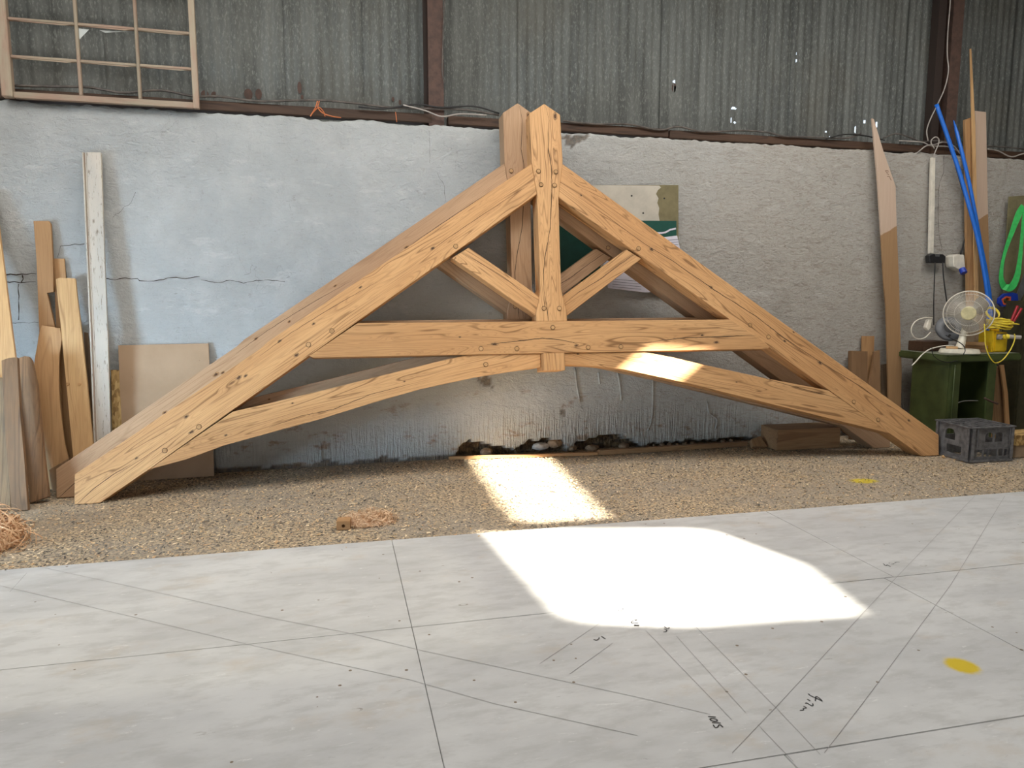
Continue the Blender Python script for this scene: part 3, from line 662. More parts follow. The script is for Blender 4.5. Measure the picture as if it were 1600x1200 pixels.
KN = plain('knot', (0.10, 0.045, 0.018), 0.8, var=0.3, scale=90); KR = plain('knot_halo', (0.36, 0.20, 0.085), 0.7, var=0.25, scale=60)
def knot(x, y, r, off, ang, par):
    q = st(x, y)
    for rr_, mt_, o_ in ((r*1.5, KR, 0), (r*.8, KN, .0002)):
        vs = []
        for k in range(16):
            a_ = 2*pi*k/16; j_ = 1+.35*noise.noise(V((cos(a_)*1.5, sin(a_)*1.5, x))); u_ = cos(a_)*rr_*1.5*j_; w_ = sin(a_)*rr_*.8*j_
            vs.append(MT @ V((q.x+u_*cos(ang)-w_*sin(ang), -off-o_, q.z+u_*sin(ang)+w_*cos(ang))))
        mobj('knot', vs, [tuple(range(16))], mt_, par)
for x, y, r in ((463, 555, .011), (437, 533, .009), (490, 506, .008), (563, 449, .008), (373, 590, .012), (384, 587, .009), (291, 651, .010), (299, 675, .011), (213, 716, .008), (676, 388, .011)): knot(x, y, r, .0006, rang, MEM['rafter'][0])
for x, y, r in ((1281, 567, .014), (1226, 533, .010), (1111, 449, .010), (1018, 390, .012), (908, 305, .008), (1334, 629, .008), (1420, 657, .010), (1240, 519, .007)): knot(x, y, r, .0006, -rang, MEM['rafter'][1])
for x, y, r in ((772, 538, .014), (718, 527, .007), (1118, 535, .012), (1096, 524, .010), (900, 540, .010)): knot(x, y, r, .0126, 0, MEM['collar_beam'][0])
knot(867, 182, .016, .0046, pi/2, MEM['king_post'][0])
for x, y, r in ((457, 630, .006), (632, 596, .006), (353, 680, .008)): knot(x, y, r, -.0014, radians(13), MEM['arched_brace'][0])
for x, y, r in ((1151, 597, .006), (903, 553, .007)): knot(x, y, r, -.0014, radians(-11), MEM['arched_brace'][1])
def copy_tree(o, parent, M, ren=None):
    c = o.copy(); col.objects.link(c)
    if parent is None: c.matrix_basis = M
    else: c.parent = parent; c.matrix_basis = o.matrix_basis
    c.matrix_parent_inverse = o.matrix_parent_inverse
    WM[c.name] = M if parent is None else WM[parent.name] @ c.matrix_basis
    for ch in [k for k in list(col.objects) if k.parent == o]: copy_tree(ch, c, None)
    return c
MB2 = frame((-1.88, 6.05, 0.003), (5.45, 5.94, 0.003), radians(5.9))
back = copy_tree(truss, None, MB2)
back['label'] = 'back oak king-post roof truss standing between the front truss and the wall'
OAKB = wood('oak_brownish', (0.43, 0.28, 0.165), (0.36, 0.22, 0.125), (0.15, 0.08, 0.04), rings=9, ringamt=0.35, knots=0.6, hue=0.07)
for o in list(col.objects):
    q = o
    while q.parent: q = q.parent
    if q is back and o.type == 'MESH' and o.data.materials[0] is OAK:
        o.material_slots[0].link = 'OBJECT'; o.material_slots[0].material = OAKB
for o in (truss, back): o['group'] = 'oak roof trusses leaning on the wall'

# ------------------------------------------------------------------ leaning planks
def slab(name, label, cat, px, yb, topY, toppx, T, mat, parent=None, group=None, bev=0.003, lift=0.003):
    """outline px unprojected on a plane leaning from (Y=yb, z=0) to Y=topY at the pixel toppx"""
    p = atY(toppx[0], toppx[1], topY); ln = atan2(topY-yb, p.z)
    n = V((0, -cos(ln), sin(ln))); up_ = V((0, sin(ln), cos(ln)))
    pts = [hit(x, y, (0, yb, 0), n) for x, y in px]
    for q in pts:
        if q.z < lift: q -= up_*((q.z-lift)/up_.z)
    a = pts[0]; o = prism(name, pts, n, T, up_, mat, parent, bev)
    if label: tag(o, label, cat, group)
    return o
G1 = 'timber pieces leaning on the wall at the left'
slab('plank', 'tall waney oak board at the left edge, rising behind the dark planks', 'plank', [(-50, 300), (-9, 300), (3, 395), (24, 560), (44, 792), (-10, 792)], 5.95, 6.42, (0, 372), .03, PINE, group=G1)
slab('plank', 'narrow orange-brown board at the left edge, left of the two dark planks', 'plank', [(-24, 588), (6, 590), (12, 700), (17, 796), (-12, 799)], 5.78, 6.1, (0, 590), .035, OLD2, group=G1)
slab('plank', 'dark weathered plank, left one of the two dark short planks', 'plank', [(2, 563), (14, 559), (27, 558), (31, 640), (38, 720), (44, 799), (18, 801), (9, 690)], 5.76, 6.05, (15, 560), .04, OLD, group=G1)
slab('plank', 'dark grey weathered plank, right one of the two dark short planks at the left', 'plank', [(28, 560), (38, 556), (45, 557), (49, 563), (57, 600), (66, 690), (76, 776), (47, 786), (36, 680)], 5.93, 6.2, (38, 558), .045, OLD, group=G1)
slab('plank', 'tall light brown board with a notch cut in its right edge, at the left', 'plank', [(52, 345), (76, 345), (79.5, 350), (82.5, 405), (84, 456), (72.5, 457), (86, 512), (94, 600), (104, 768), (72, 768), (64, 600), (61, 507), (57, 405)], 6.33, 6.54, (64, 345), .028, PALE, group=G1)
slab('plank', 'flat-topped brown board mostly hidden behind the knotty plank with two pegs', 'plank', [(83, 404), (100.5, 404), (103, 435), (110, 560), (124, 760), (104, 762), (90, 560)], 6.44, 6.545, (92, 404), .018, PALE, group=G1)
blk = slab('offcut_block', 'small wood offcut block under the curved brown board at the left', 'block', [(76, 734), (108, 716), (110, 766), (82, 771)], 6.275, 6.28, (90, 733), .05, OFFCUT)
cvL = [(65, 508), (61, 522), (58, 541), (54, 562), (52.5, 582), (54, 600), (58, 620), (63, 650), (69, 682), (75, 712), (80, 733)]
cvR = [(107, 717), (101, 690), (96, 655), (93, 625), (92, 600), (92, 575), (93, 552), (97, 530), (94, 513)]
slab('curved_plank', 'curved brown board with wavy edges standing behind the two dark planks', 'plank', cvL+cvR, 6.28, 6.42, (80, 510), .02, PALE, group=G1)
pk = slab('pegged_plank', 'knotty light oak plank with two round pegs, leaning left of the white moulded board', 'plank', [(87, 436), (94, 434), (117.5, 435), (121, 470), (127.5, 520), (136, 600), (145, 695), (152, 752), (118, 758), (105, 615), (94, 500)], 6.235, 6.45, (102, 435), .03, PINE, group=G1)
for x, y in ((106, 600), (124, 600)):
    p = atY(102, 435, 6.45); ln = atan2(.215, p.z); n = V((0, -cos(ln), sin(ln))); q = hit(x, y, (0, 6.235, 0), n)
    cyl('peg', q-n*.01, q+n*.008, .014, .011, OAKP, pk, 14)
slab('plank', 'thin dark brown stick between the pegged plank and the white moulded board', 'plank', [(131, 519), (137, 520), (143, 570), (148, 640), (153, 742), (140, 744), (136, 620)], 6.43, 6.5, (134, 519), .02, OLD2, group=G1)
# white moulded board
mo = slab('moulded_board', 'tall chipped white-painted moulded board leaning on the wall behind the truss foot', 'board', [(134.5, 238), (158, 238), (163, 400), (168, 520), (172.5, 675), (175, 742), (157, 742), (153, 675), (147, 520), (141, 400)], 6.30, 6.51, (145, 238), .03, CHIP)
for k, (a0, a1) in enumerate(((0.0, .33), (.36, .62), (.68, .98))):
    L = [(128, 238), (135, 400), (140, 520), (146, 675), (149.5, 742)]; Rr = [(134.5, 238), (141, 400), (147, 520), (153, 675), (157, 742)]
    lft = [(l[0]+(r[0]-l[0])*a0, l[1]) for l, r in zip(L, Rr)]; rgt = [(l[0]+(r[0]-l[0])*a1, l[1]) for l, r in zip(L, Rr)]
    slab('moulding', None, None, lft+rgt[::-1], 6.30-.006*(3-k)*.7, 6.51-.006*(3-k)*.7, (145, 238), .03, SASH if k == 1 else CHIP, mo, bev=.002)
slab('board_strip', 'narrow strip of chipboard between the white moulded board and the tan panel', 'board', [(173, 578), (186.5, 578), (190, 665), (193, 750), (177, 750), (175, 665)], 6.42, 6.53, (180, 578), .018, OSB)
slab('hardboard_panel', 'square tan hardboard panel leaning on the wall behind the left end of the trusses', 'panel', [(184.5, 539.5), (326, 536.5), (330, 640), (335, 744), (193, 756), (189, 650)], 6.44, 6.545, (250, 538), .012, HARD, bev=.001)
# right hand side planks
tp = slab('tapered_plank', 'tall pale plywood offcut tapering to a point, standing against the wall right of the trusses', 'plank', [(1362.5, 185), (1365.5, 186), (1380, 235), (1399.5, 291), (1401, 350), (1405, 450), (1407, 528), (1409, 580), (1407, 668), (1389, 668), (1388, 600), (1385, 480), (1382, 450), (1376, 350), (1371, 275)], 6.38, 6.50, (1364, 186), .018, TT1, bev=.001)
p = atY(1364, 186, 6.50); ln = atan2(.12, p.z); nP = V((0, -cos(ln), sin(ln)))
vs, fs = [], []
for s in ([(400, 500), (530, 500), (540, 560), (460, 590), (400, 500)], [(460, 630), (570, 690)], [(480, 770), (590, 770)], [(590, 770), (620, 860), (680, 960)]):
    pts = [hit(1370+x/30, 250+y/30, (0, 6.38, 0), nP) for x, y in s]; v, f = ribbon(pts, nP, .006, .0012); k = len(vs); vs += v; fs += [tuple(i+k for i in q) for q in f]
mobj('handwriting', vs, fs, INKB, tp)
G2 = 'short timber offcuts behind the right end of the trusses'
slab('short_plank', 'stubby brown post offcut, leftmost of the short offcuts behind the right rafter', 'plank', [(1330, 548), (1356, 549), (1356, 690), (1331, 690)], 6.36, 6.48, (1343, 548), .05, OFFCUT, group=G2)
slab('short_plank', 'lightest and tallest of the short offcuts behind the right rafter', 'plank', [(1348, 525), (1366.5, 525), (1365, 572), (1364, 690), (1346, 690)], 6.44, 6.53, (1357, 525), .025, PALE, group=G2)
slab('short_plank', 'greenish brown short offcut beside the lightest one, behind the right rafter', 'plank', [(1366.5, 549), (1375, 547), (1376, 610), (1377, 690), (1358, 690), (1358, 600), (1364, 574)], 6.33, 6.45, (1370, 548), .03, OFFCUT, group=G2)
slab('short_plank', 'dark narrow short offcut touching the tapered plywood piece', 'plank', [(1378, 570), (1387, 568), (1389, 690), (1377, 690)], 6.44, 6.53, (1382, 569), .02, OLD2, group=G2)

# ------------------------------------------------------------------ things along the foot of the wall
c0 = atZ(1214, 705); c1 = atZ(1312, 700)
u = (c1-c0); L = u.length; rz = atan2(u.y, u.x)
tb = box('timber_block', (0, 0, 0.004), (L, .30, .205), OFFCUT, None, .005, Matrix.Translation(c0) @ Matrix.Rotation(rz, 4, 'Z'))
tag(tb, 'squared brown timber block lying on the floor under the right end of the trusses', 'block')
wd = slab('wedge', 'small brown wedge lying between the long batten and the timber block', 'wedge', [(1174, 686), (1188, 681), (1199, 697), (1177, 697)], 6.20, 6.3, (1180, 682), .05, OFFCUT)
def batten(label, pl_, pr_, h, d, mat):
    a_ = atZ(*pl_); b_ = atZ(*pr_); u = b_-a_
    M = Matrix.Translation(a_) @ Matrix.Rotation(atan2(u.y, u.x), 4, 'Z')
    tag(box('batten', (0, 0, .003), (u.length, d, h), mat, None, .002, M), label, 'batten', 'battens along the foot of the wall')
batten('thin light batten on the floor below the broken foot of the wall', (701, 719), (934, 712), .030, .03, PALE)
batten('long brown batten on the floor left of the timber block', (937, 712), (1168, 698), .048, .05, OFFCUT)
# offcut with a hole, small heap of shavings
q = atZ(526, 829); Mh = Matrix.Translation(q) @ Matrix.Rotation(radians(-8), 4, 'Z') @ Matrix.Rotation(pi/2, 4, 'X')
ho = plate('drilled_offcut', [(0, .003), (.085, .003), (.085, .06), (0, .06)], [[(.043+.011*cos(2*pi*i/14), .028+.011*sin(2*pi*i/14)) for i in range(14)]], .09, Mh, PALE)
tag(ho, 'small drilled wood offcut beside the little heap of shavings on the floor', 'offcut')
def curls(name, label, cx, cy, rx, ry, h, n, size, wid, seed, mat, core=.45):
    r = random.Random(seed); vs, fs = [], []
    for i in range(n):
        a = r.uniform(0, 2*pi); d = sqrt(r.random()); x = cx+rx*d*cos(a); y = cy+ry*d*sin(a)
        z = h*(1-d*d)*(0.35+0.65*r.random())+.006
        R = size*r.uniform(.4, 1.5); ax = V((r.uniform(-1, 1), r.uniform(-1, 1), r.uniform(-1, 1))).normalized()
        e = ax.orthogonal().normalized(); g = ax.cross(e); a0 = r.uniform(0, 6); arc = r.uniform(1.0, 4.5); ww = wid*r.uniform(.5, 1.3); cen = V((x, y, z)); k = len(vs); m_ = 7
        for j in range(m_+1):
            t = a0+arc*j/m_; P_ = cen+(e*cos(t)+g*sin(t))*R*(1+.2*j/m_)+ax*ww*j*.35
            P_.z = max(P_.z, .004)
            vs += [P_, P_+ax*ww]
            if j: fs.append((k+2*j-2, k+2*j-1, k+2*j+1, k+2*j))
    # dense core
    k0 = len(vs); S_ = 20; Rr = 7
    for j in range(Rr+1):
        for i in range(S_):
            t = 2*pi*i/S_; d = 1-j/Rr*.98; 
            vs.append(V((cx+rx*.85*d*cos(t), cy+ry*.85*d*sin(t), h*core*(1-d*d)*(1+.35*noise.noise(V((i, j, seed)))))))
    for j in range(Rr):
        for i in range(S_): fs.append((k0+j*S_+i, k0+j*S_+(i+1) % S_, k0+(j+1)*S_+(i+1) % S_, k0+(j+1)*S_+i))
    return tag(mobj(name, vs, fs, mat, None, Matrix.Translation((cx, cy, 0))), label, 'shavings', kind='stuff')
curls('shavings_heap', 'large heap of curly orange wood shavings on the floor at the left edge', -2.08, 5.02, .33, .27, .25, 1100, .060, .0070, 5, SHAVE)
cc = atZ(572, 822)
curls('shavings_heap', 'small heap of wood shavings on the floor beside the drilled offcut', cc.x+.02, cc.y+.09, .19, .13, .06, 620, .026, .0045, 8, OLDSH, .25)

# ------------------------------------------------------------------ window sash standing on the wall top
sY = 6.50
sash = thing('window_sash', 'old stripped many-paned window sash, nearly glassless, on the wall top at upper left', 'window sash', loc=(-1.48, 6.52, 2.955))
def sp(name, a, b, mat=SASH, Y=sY, T=.045, bev=.003):
    # a, b: (x, z) corners
    M = Matrix(((1, 0, 0, 0), (0, 1, 0, 0), (0, 0, 1, 0), (0, 0, 0, 1)))
    pts = [V((a[0], Y, a[1])), V((b[0], Y, a[1])), V((b[0], Y, b[1])), V((a[0], Y, b[1]))]
    g = (0, 0, 1) if abs(b[1]-a[1]) > abs(b[0]-a[0]) else (1, 0, 0)
    return prism(name, pts, (0, -1, 0), T, g, mat, sash, bev)
sx0, sx1, sz0, sz1 = -2.165, -0.806, 2.952, 4.05
sp('stile', (sx0, sz0), (sx0+.075, sz1), Y=sY-.02, T=.07, bev=.008); sp('stile', (sx1-.045, sz0), (sx1, sz1))
sp('bottom_rail', (sx0+.075, sz0), (sx1-.045, sz0+.045)); sp('top_rail', (sx0+.075, sz1-.05), (sx1-.045, sz1))
bx = [-1.640, -1.230]
for x in bx: sp('glazing_bar', (x-.012, sz0+.045), (x+.012, sz1-.05), T=.035, bev=.005)
xs = [sx0+.075]+bx+[sx1-.045]
for z in (3.247, 3.512, 3.780):
    for i in range(3): sp('glazing_bar', (xs[i]+.012*(i > 0), z-.011), (xs[i+1]-.012*(i < 2), z+.011), T=.035, bev=.005)
gl = lambda pts: prism('glass_shard', [atY(a, b, sY+.02) for a, b in pts], (0, -1, 0), .003, (0, 0, 1), GLASS, sash, 0)
gl([(121, 44), (139, 46), (121, 65)]); gl([(155, 47), (205, 50), (190, 49.5), (164, 51)])
for k in range(3):
    for j in (0, 1): 
        prism('putty', [V((xs[k]+.03, sY-.002, [3.236, 3.501][j]-.0)), V((xs[k+1]-.03, sY-.002, [3.236, 3.501][j])), V((xs[k+1]-.08, sY-.002, [3.236, 3.501][j]-.009)), V((xs[k]+.1, sY-.002, [3.236, 3.501][j]-.004))], (0, -1, 0), .004, (1, 0, 0), SASH, sash, 0)
# ------------------------------------------------------------------ cables and string on the wall plate
def wirepx(name, px, Y, r, mat, label=None, cat='cable', group=None, n=5, parent=None):
    o = tube(name, [atY(x, y, Y) for x, y in px], r, mat, parent, n=n, seg=6)
    if label: tag(o, label, cat, group)
    return o
GC = 'dusty cables lying along the timber beam'
wirepx('cable', [(-40, 128), (30, 134), (130, 136), (160, 140), (195, 145), (250, 141), (300, 150), (345, 151), (400, 158), (455, 157), (505, 157), (560, 162), (610, 168), (680, 170), (730, 172), (780, 180)], 6.59, .009, CABLE, 'dark cable running over the beam from the window sash to the king posts', group=GC)
wirepx('cable', [(560, 167), (600, 170), (650, 163), (690, 168), (740, 166), (780, 177)], 6.575, .007, BLACKP, 'black cable looping over the beam at the foot of the left steel post', group=GC)
wirepx('cable', [(630, 164), (665, 173), (690, 182), (720, 178), (760, 180)], 6.565, .006, CABLEG, 'pale cable looping over the beam just left of the king posts', group=GC)
wirepx('cable', [(880, 189), (930, 194), (980, 194), (1030, 203), (1060, 198), (1100, 206), (1160, 204), (1200, 207), (1225, 213), (1260, 214), (1320, 216), (1345, 209)], 6.59, .008, CABLE, 'cable lying along the beam between the king posts and the tapered plywood', group=GC)
wirepx('cable', [(1290, 217), (1320, 210), (1350, 212), (1382, 219)], 6.575, .006, BLACKP, 'short black cable on the beam behind the tip of the tapered plywood', group=GC)
wirepx('cable', [(1380, 216), (1400, 209), (1420, 214), (1440, 221), (1470, 220), (1500, 227), (1560, 229), (1600, 233)], 6.59, .007, CABLE, 'dark cable arching above the beam right of the tapered plywood', group=GC)
wirepx('cable', [(1405, 220), (1440, 222), (1455, 228), (1480, 229), (1500, 236), (1530, 236)], 6.575, .006, CABLEG, 'pale cable crossing the beam behind the blue pipes', group=GC)
wirepx('cable', [(1433, 239), (1447, 228), (1460, 226), (1475, 222), (1490, 228), (1500, 240)], 6.565, .007, CABLEG, 'light grey cable looped over the beam above the white conduit', group=GC)
wirepx('cable', [(1543, 233), (1560, 236), (1580, 245), (1600, 240), (1630, 238)], 6.58, .007, CABLEG, 'pale cable on the beam at the right edge, past the tall boards', group=GC)
wirepx('hanging_cable', [(1486, -40), (1485, 0), (1481, 50), (1480, 85), (1482, 110), (1476, 138), (1464, 165), (1453, 188), (1448, 205), (1450, 220)], 6.56, .0065, CABLEG, 'thin cable hanging down in front of the right steel post', group=None)
wirepx('hanging_cable', [(697, -30), (693, 30), (692, 70), (691, 110), (694, 130)], 6.60, .005, CABLE, 'thin wire hanging down the left steel post')
tw = thing('orange_twine', 'orange twine knotted round the beam left of the king posts', 'twine', loc=tuple(atY(497, 170, 6.57)))
wirepx('strand', [(496, 158), (493, 168), (487, 178), (485, 182), (489, 176), (498, 168), (505, 174), (508, 182)], 6.575, .0045, ORANGE, parent=tw)
wirepx('strand', [(499, 158), (497, 168), (505, 177), (520, 182), (533, 184)], 6.57, .0045, ORANGE, parent=tw)
wirepx('orange_string', [(618, 175), (619, 183), (620, 191)], 6.57, .0035, ORANGE, 'short orange string tied round the beam beside the left steel post', 'string')

# ------------------------------------------------------------------ wall-hung things
nb_ = thing('noticeboard', 'old white board with its olive backing showing, fixed to the wall behind the right rafters', 'board', loc=tuple(atY(980, 320, 6.55)))
def wp(name, px, Y, T, mat, parent, g=(0, 0, 1), bev=0.0):
    return prism(name, [atY(x, y, Y) for x, y in px], (0, -1, 0), T, g, mat, parent, bev)
wp('backing', [(905, 289), (1060, 289), (1060, 440), (905, 440)], 6.535, .015, OLIVE, nb_)
wp('white_facing', [(905, 289), (1030, 290), (1033, 293), (1028, 297), (1025, 303), (1029, 310), (1027, 317), (1030, 325), (1029, 335), (1031, 347), (1031, 430), (905, 430)], 6.532, .004, WBOARD, nb_)
for x, y in ((987, 306), (1005, 333), (1038, 310)): wp('screw_hole', [(x+1.5*cos(k*pi/4), y+1.5*sin(k*pi/4)) for k in range(8)], 6.5312, .001, BLACKP, nb_)
ps = thing('wall_calendar', 'dark green and white calendar sheet hanging on the old noticeboard', 'calendar', loc=tuple(atY(1000, 400, 6.52)))
wp('green_header', [(868, 344), (1057, 345), (1057, 368), (1034, 371), (940, 400), (936, 440), (868, 440)], 6.520, .004, TEAL, ps)
wp('white_sheet', [(1034, 371), (1058, 368), (1062, 386), (1062, 452), (1008, 457), (950, 450), (940, 400)], 6.518, .003, PAPER, ps)
vs, fs = ribbon([atY(x, y, 6.5165) for x, y in ((1018, 366), (1026, 364), (1034, 364), (1040, 363), (1047, 359), (1056, 357))], V((0, -1, 0)), .016); tag(mobj('white_lettering', vs, fs, PAPER, ps))
for k in range(7):
    y = 374+k*4
    vs, fs = ribbon([atY(1036, y+2, 6.5165), atY(1060, y, 6.5165)], V((0, -1, 0)), .004); mobj('printed_line', vs, fs, GREYP, ps)
for k in range(4):
    vs, fs = ribbon([atY(957, 436+k*4, 6.5165), atY(1002, 440+k*4, 6.5165)], V((0, -1, 0)), .004); mobj('printed_line', vs, fs, GREYP, ps)
cdt = wp('conduit', [(1456, 246), (1462, 246), (1460.5, 320), (1459, 396), (1452.5, 396), (1454.5, 320)], 6.51, .03, WHITEP, None, bev=.004)
tag(cdt, 'vertical white plastic conduit fixed to the wall above the fan', 'conduit')
wirepx('hanging_cable', [(1459, 246), (1461, 238), (1466, 226), (1467, 218), (1462, 214), (1456, 218), (1455, 224), (1460, 232)], 6.50, .006, CABLEG, 'small grey cable loop coming out of the top of the white conduit')
sk = thing('junction_box', 'dark junction box at the foot of the white conduit, trailing two black cables', 'junction box', loc=tuple(atY(1465, 404, 6.50)))
wp('box_body', [(1452, 400), (1456, 397), (1474, 397), (1478, 401), (1477, 411), (1453, 411)], 6.48, .06, BLACKP, sk, bev=.004)
wp('metal_clip', [(1461, 397), (1469, 397), (1468, 401), (1462, 401)], 6.478, .004, CHROME, sk)
wirepx('lead', [(1461, 410), (1460, 440), (1459, 470), (1459, 508)], 6.47, .006, BLACKP, parent=sk)
wirepx('lead', [(1473, 410), (1474, 430), (1477, 455), (1480, 475)], 6.47, .007, BLACKP, parent=sk)
so_ = thing('wall_socket', 'off-white industrial plug socket on the wall left of the tall boards', 'socket', loc=tuple(atY(1500, 412, 6.50)))
wp('socket_body', [(1490, 400), (1496, 397), (1507, 398), (1509, 418), (1506, 424), (1499, 421), (1491, 417), (1490, 412)], 6.43, .11, WHITEP, so_, bev=.008)
a_ = atY(1503, 420, 6.40); cyl('socket_cap', a_, a_+V((.0, -.03, -.045)), .032, .034, BLUEH, so_, 18)
wirepx('hanging_cable', [(1494, 262), (1502, 290), (1511, 320), (1514, 345), (1508, 370), (1501, 398)], 6.52, .008, BLACKP, 'black cable running down the wall to the off-white socket')
# blue pipes
tag(tube('blue_pipe', [atY(x, y, Y) for x, y, Y in ((1463, 163, 6.56), (1482, 218, 6.50), (1500, 272, 6.44), (1515, 325, 6.38), (1527, 370, 6.36), (1536, 415, 6.34), (1543, 462, 6.32), (1545, 500, 6.32), (1545, 548, 6.32))], .0205, BLUEP, None, seg=14), 'bright blue plastic water pipe, longer one, leaning on the wall behind the fan', 'pipe', 'blue water pipes')
tag(tube('blue_pipe', [atY(x, y, Y) for x, y, Y in ((1490, 188, 6.56), (1501, 230, 6.47), (1513, 280, 6.41), (1523, 330, 6.39), (1531, 375, 6.39), (1540, 420, 6.39), (1547, 465, 6.39), (1549, 500, 6.39), (1549, 548, 6.39))], .018, BLUEP, None, seg=14, taper=lambda t: min(1, .25+t*14)), 'blue plastic water pipe, shorter one, crossing behind the longer blue pipe', 'pipe', 'blue water pipes')
# tall boards
slab('tall_board', 'tall brown board standing left of the thin lath, behind the blue pipes', 'board', [(1508, 187), (1522, 182), (1524, 300), (1527, 455), (1529, 690), (1514, 690), (1512, 455), (1510, 300)], 6.42, 6.52, (1515, 182), .03, PALE)
slab('tall_board', 'wide tall board right of the thin lath, planed pale at the top and darker below', 'board', [(1524, 173), (1541, 175), (1543, 300), (1546, 425), (1549, 690), (1529, 690), (1527, 425)], 6.45, 6.535, (1532, 173), .025, TT2)
slab('thin_lath', 'thin wooden lath rising above the two tall boards near the right steel post', 'lath', [(1516, 76), (1518, 76), (1524, 200), (1527, 340), (1529, 455), (1531, 690), (1526, 690), (1523, 455), (1521, 330), (1519, 200)], 6.39, 6.495, (1517, 180), .012, PINE, bev=.001)
pc = thing('tan_board', 'tan board with a rounded offcut look leaning in the right corner behind the green sling', 'board', loc=tuple(atY(1590, 400, 6.5)))
slab('face', None, None, [(1577, 307), (1640, 303), (1640, 690), (1584, 690), (1568, 450)], 6.38, 6.50, (1590, 305), .012, OLIVE, pc, bev=.001)
pc['label'] = 'olive tan board leaning in the right corner behind the green sling'
# green sling: a flat webbing loop
pth = smoothpath([atY(x, y, 6.33) for x, y in ((1604, 322), (1596, 334), (1586, 360), (1576, 388), (1570, 412), (1568, 432), (1571, 445), (1577, 450), (1584, 444), (1590, 428), (1594, 400), (1597, 368), (1600, 340), (1606, 324))], 5)
vs, fs = [], []
vd = (CAM-pth[0]).normalized()
for i, p in enumerate(pth):
    t_ = (pth[min(i+1, len(pth)-1)]-pth[max(i-1, 0)]).normalized(); s_ = t_.cross(V((-.35, -1, 0)).normalized()).normalized()*.036*(0.75+.3*cos(i*.17)); nn_ = t_.cross(s_).normalized()*.0025
    if i < len(pth)/2: p = p+V((0, .03, 0))
    vs += [p+s_+nn_, p-s_+nn_, p-s_-nn_, p+s_-nn_]
    if i:
        k = 4*i
        for j in range(4): fs.append((k-4+j, k-4+(j+1) % 4, k+(j+1) % 4, k+j))
tag(mobj('webbing_sling', vs, fs, SLING, None, Matrix.Translation(pth[0])), 'bright green webbing lifting sling hanging in a loop at the right edge', 'sling')
# saw with blue and orange handle
sw = thing('hand_saw', 'hand saw with a blue and orange handle hanging behind the yellow cable', 'saw', loc=tuple(atY(1576, 468, 6.32)))
def pxl(off, px, Y=6.32):
    return [((atY(x, y, Y)-off).x, (atY(x, y, Y)-off).z) for x, y in px]
off = atY(1576, 468, 6.32); Ms = Matrix(((1, 0, 0, off.x), (0, 0, -1, off.y), (0, 1, 0, off.z), (0, 0, 0, 1)))
plate('handle', pxl(off, [(1562, 466), (1570, 459), (1582, 457), (1590, 459), (1592, 478), (1582, 480), (1576, 478), (1566, 479), (1561, 474)]), [pxl(off, [(1567, 468), (1573, 464), (1578, 465), (1577, 473), (1569, 474)])], .03, Ms, BLUEH, sw)
plate('grip', pxl(off, [(1564.5, 468), (1572, 462.5), (1579.5, 463.5), (1579, 475), (1568, 476.5)]), [pxl(off, [(1567, 468.5), (1573, 465), (1577.5, 466), (1577, 473), (1569, 474)])], .034, Ms @ Matrix.Translation((0, 0, .003)), ORH, sw)
plate('blade', pxl(off, [(1590, 460), (1592, 478), (1612, 440), (1612, 400)]), [], .002, Ms @ Matrix.Translation((0, 0, -.014)), CHROME, sw)
pl2 = thing('pliers', 'red-handled tool lying against the dark olive cupboard behind the yellow cable', 'tool', loc=tuple(atY(1583, 490, 6.0)))
tube('handle', [atY(x, y, 6.075) for x, y in ((1590, 478), (1585, 490), (1580, 502))], .014, REDH, pl2, seg=10)
tube('handle', [atY(x, y, 6.075) for x, y in ((1596, 482), (1590, 492), (1583, 503))], .013, REDH, pl2, seg=10)

# ------------------------------------------------------------------ green machine stand with its clutter
cab = thing('machine_stand', 'green steel machine stand with an open front right of the truss ends', 'stand', loc=(6.36, 6.1, 0))
cx, cy = 6.36, 6.1
def cb(name, a, b, mat=GREENM, bev=.006): return box(name, (a[0]-cx, a[1]-cy, a[2]), (b[0]-cx, b[1]-cy, b[2]), mat, cab, bev)
TOPZ = .912
cb('top', (5.89, 5.79, TOPZ-.075), (6.80, 6.42, TOPZ-.003), bev=.014); tag(cb('worn_top_surface', (5.905, 5.805, TOPZ-.0032), (6.785, 6.405, TOPZ), DUSTY, bev=.001), 'dusty grey-green top surface')
cb('side_panel', (5.965, 5.83, .003), (5.985, 6.30, TOPZ-.075)); cb('side_panel', (6.50, 5.83, .003), (6.52, 6.30, TOPZ-.075))
cb('front_stile', (5.966, 5.81, .003), (6.085, 5.829, TOPZ-.076)); cb('front_stile', (6.42, 5.81, .003), (6.52, 5.829, TOPZ-.076))
cb('back_panel', (5.985, 6.285, .003), (6.50, 6.30, TOPZ-.075)); cb('bottom_panel', (5.986, 5.83, .02), (6.499, 6.284, .04))
r0 = atY(1485, 598, 5.80)
tube('side_rib', [V((6.0, 5.803, TOPZ-.1)), V((6.0, 5.803, .3)), V((6.0, 5.803, .05))], .006, GREENM, cab, n=2, seg=6)
tube('lever', [atY(x, y, 5.84) for x, y in ((1487, 634), (1500, 628), (1512, 626), (1528, 626))], .006, CHROME, cab)
tube('latch_bolt', [atY(x, y, 5.77) for x, y in ((1538, 622), (1548, 627), (1559, 631))], .010, RUST, cab, seg=8)
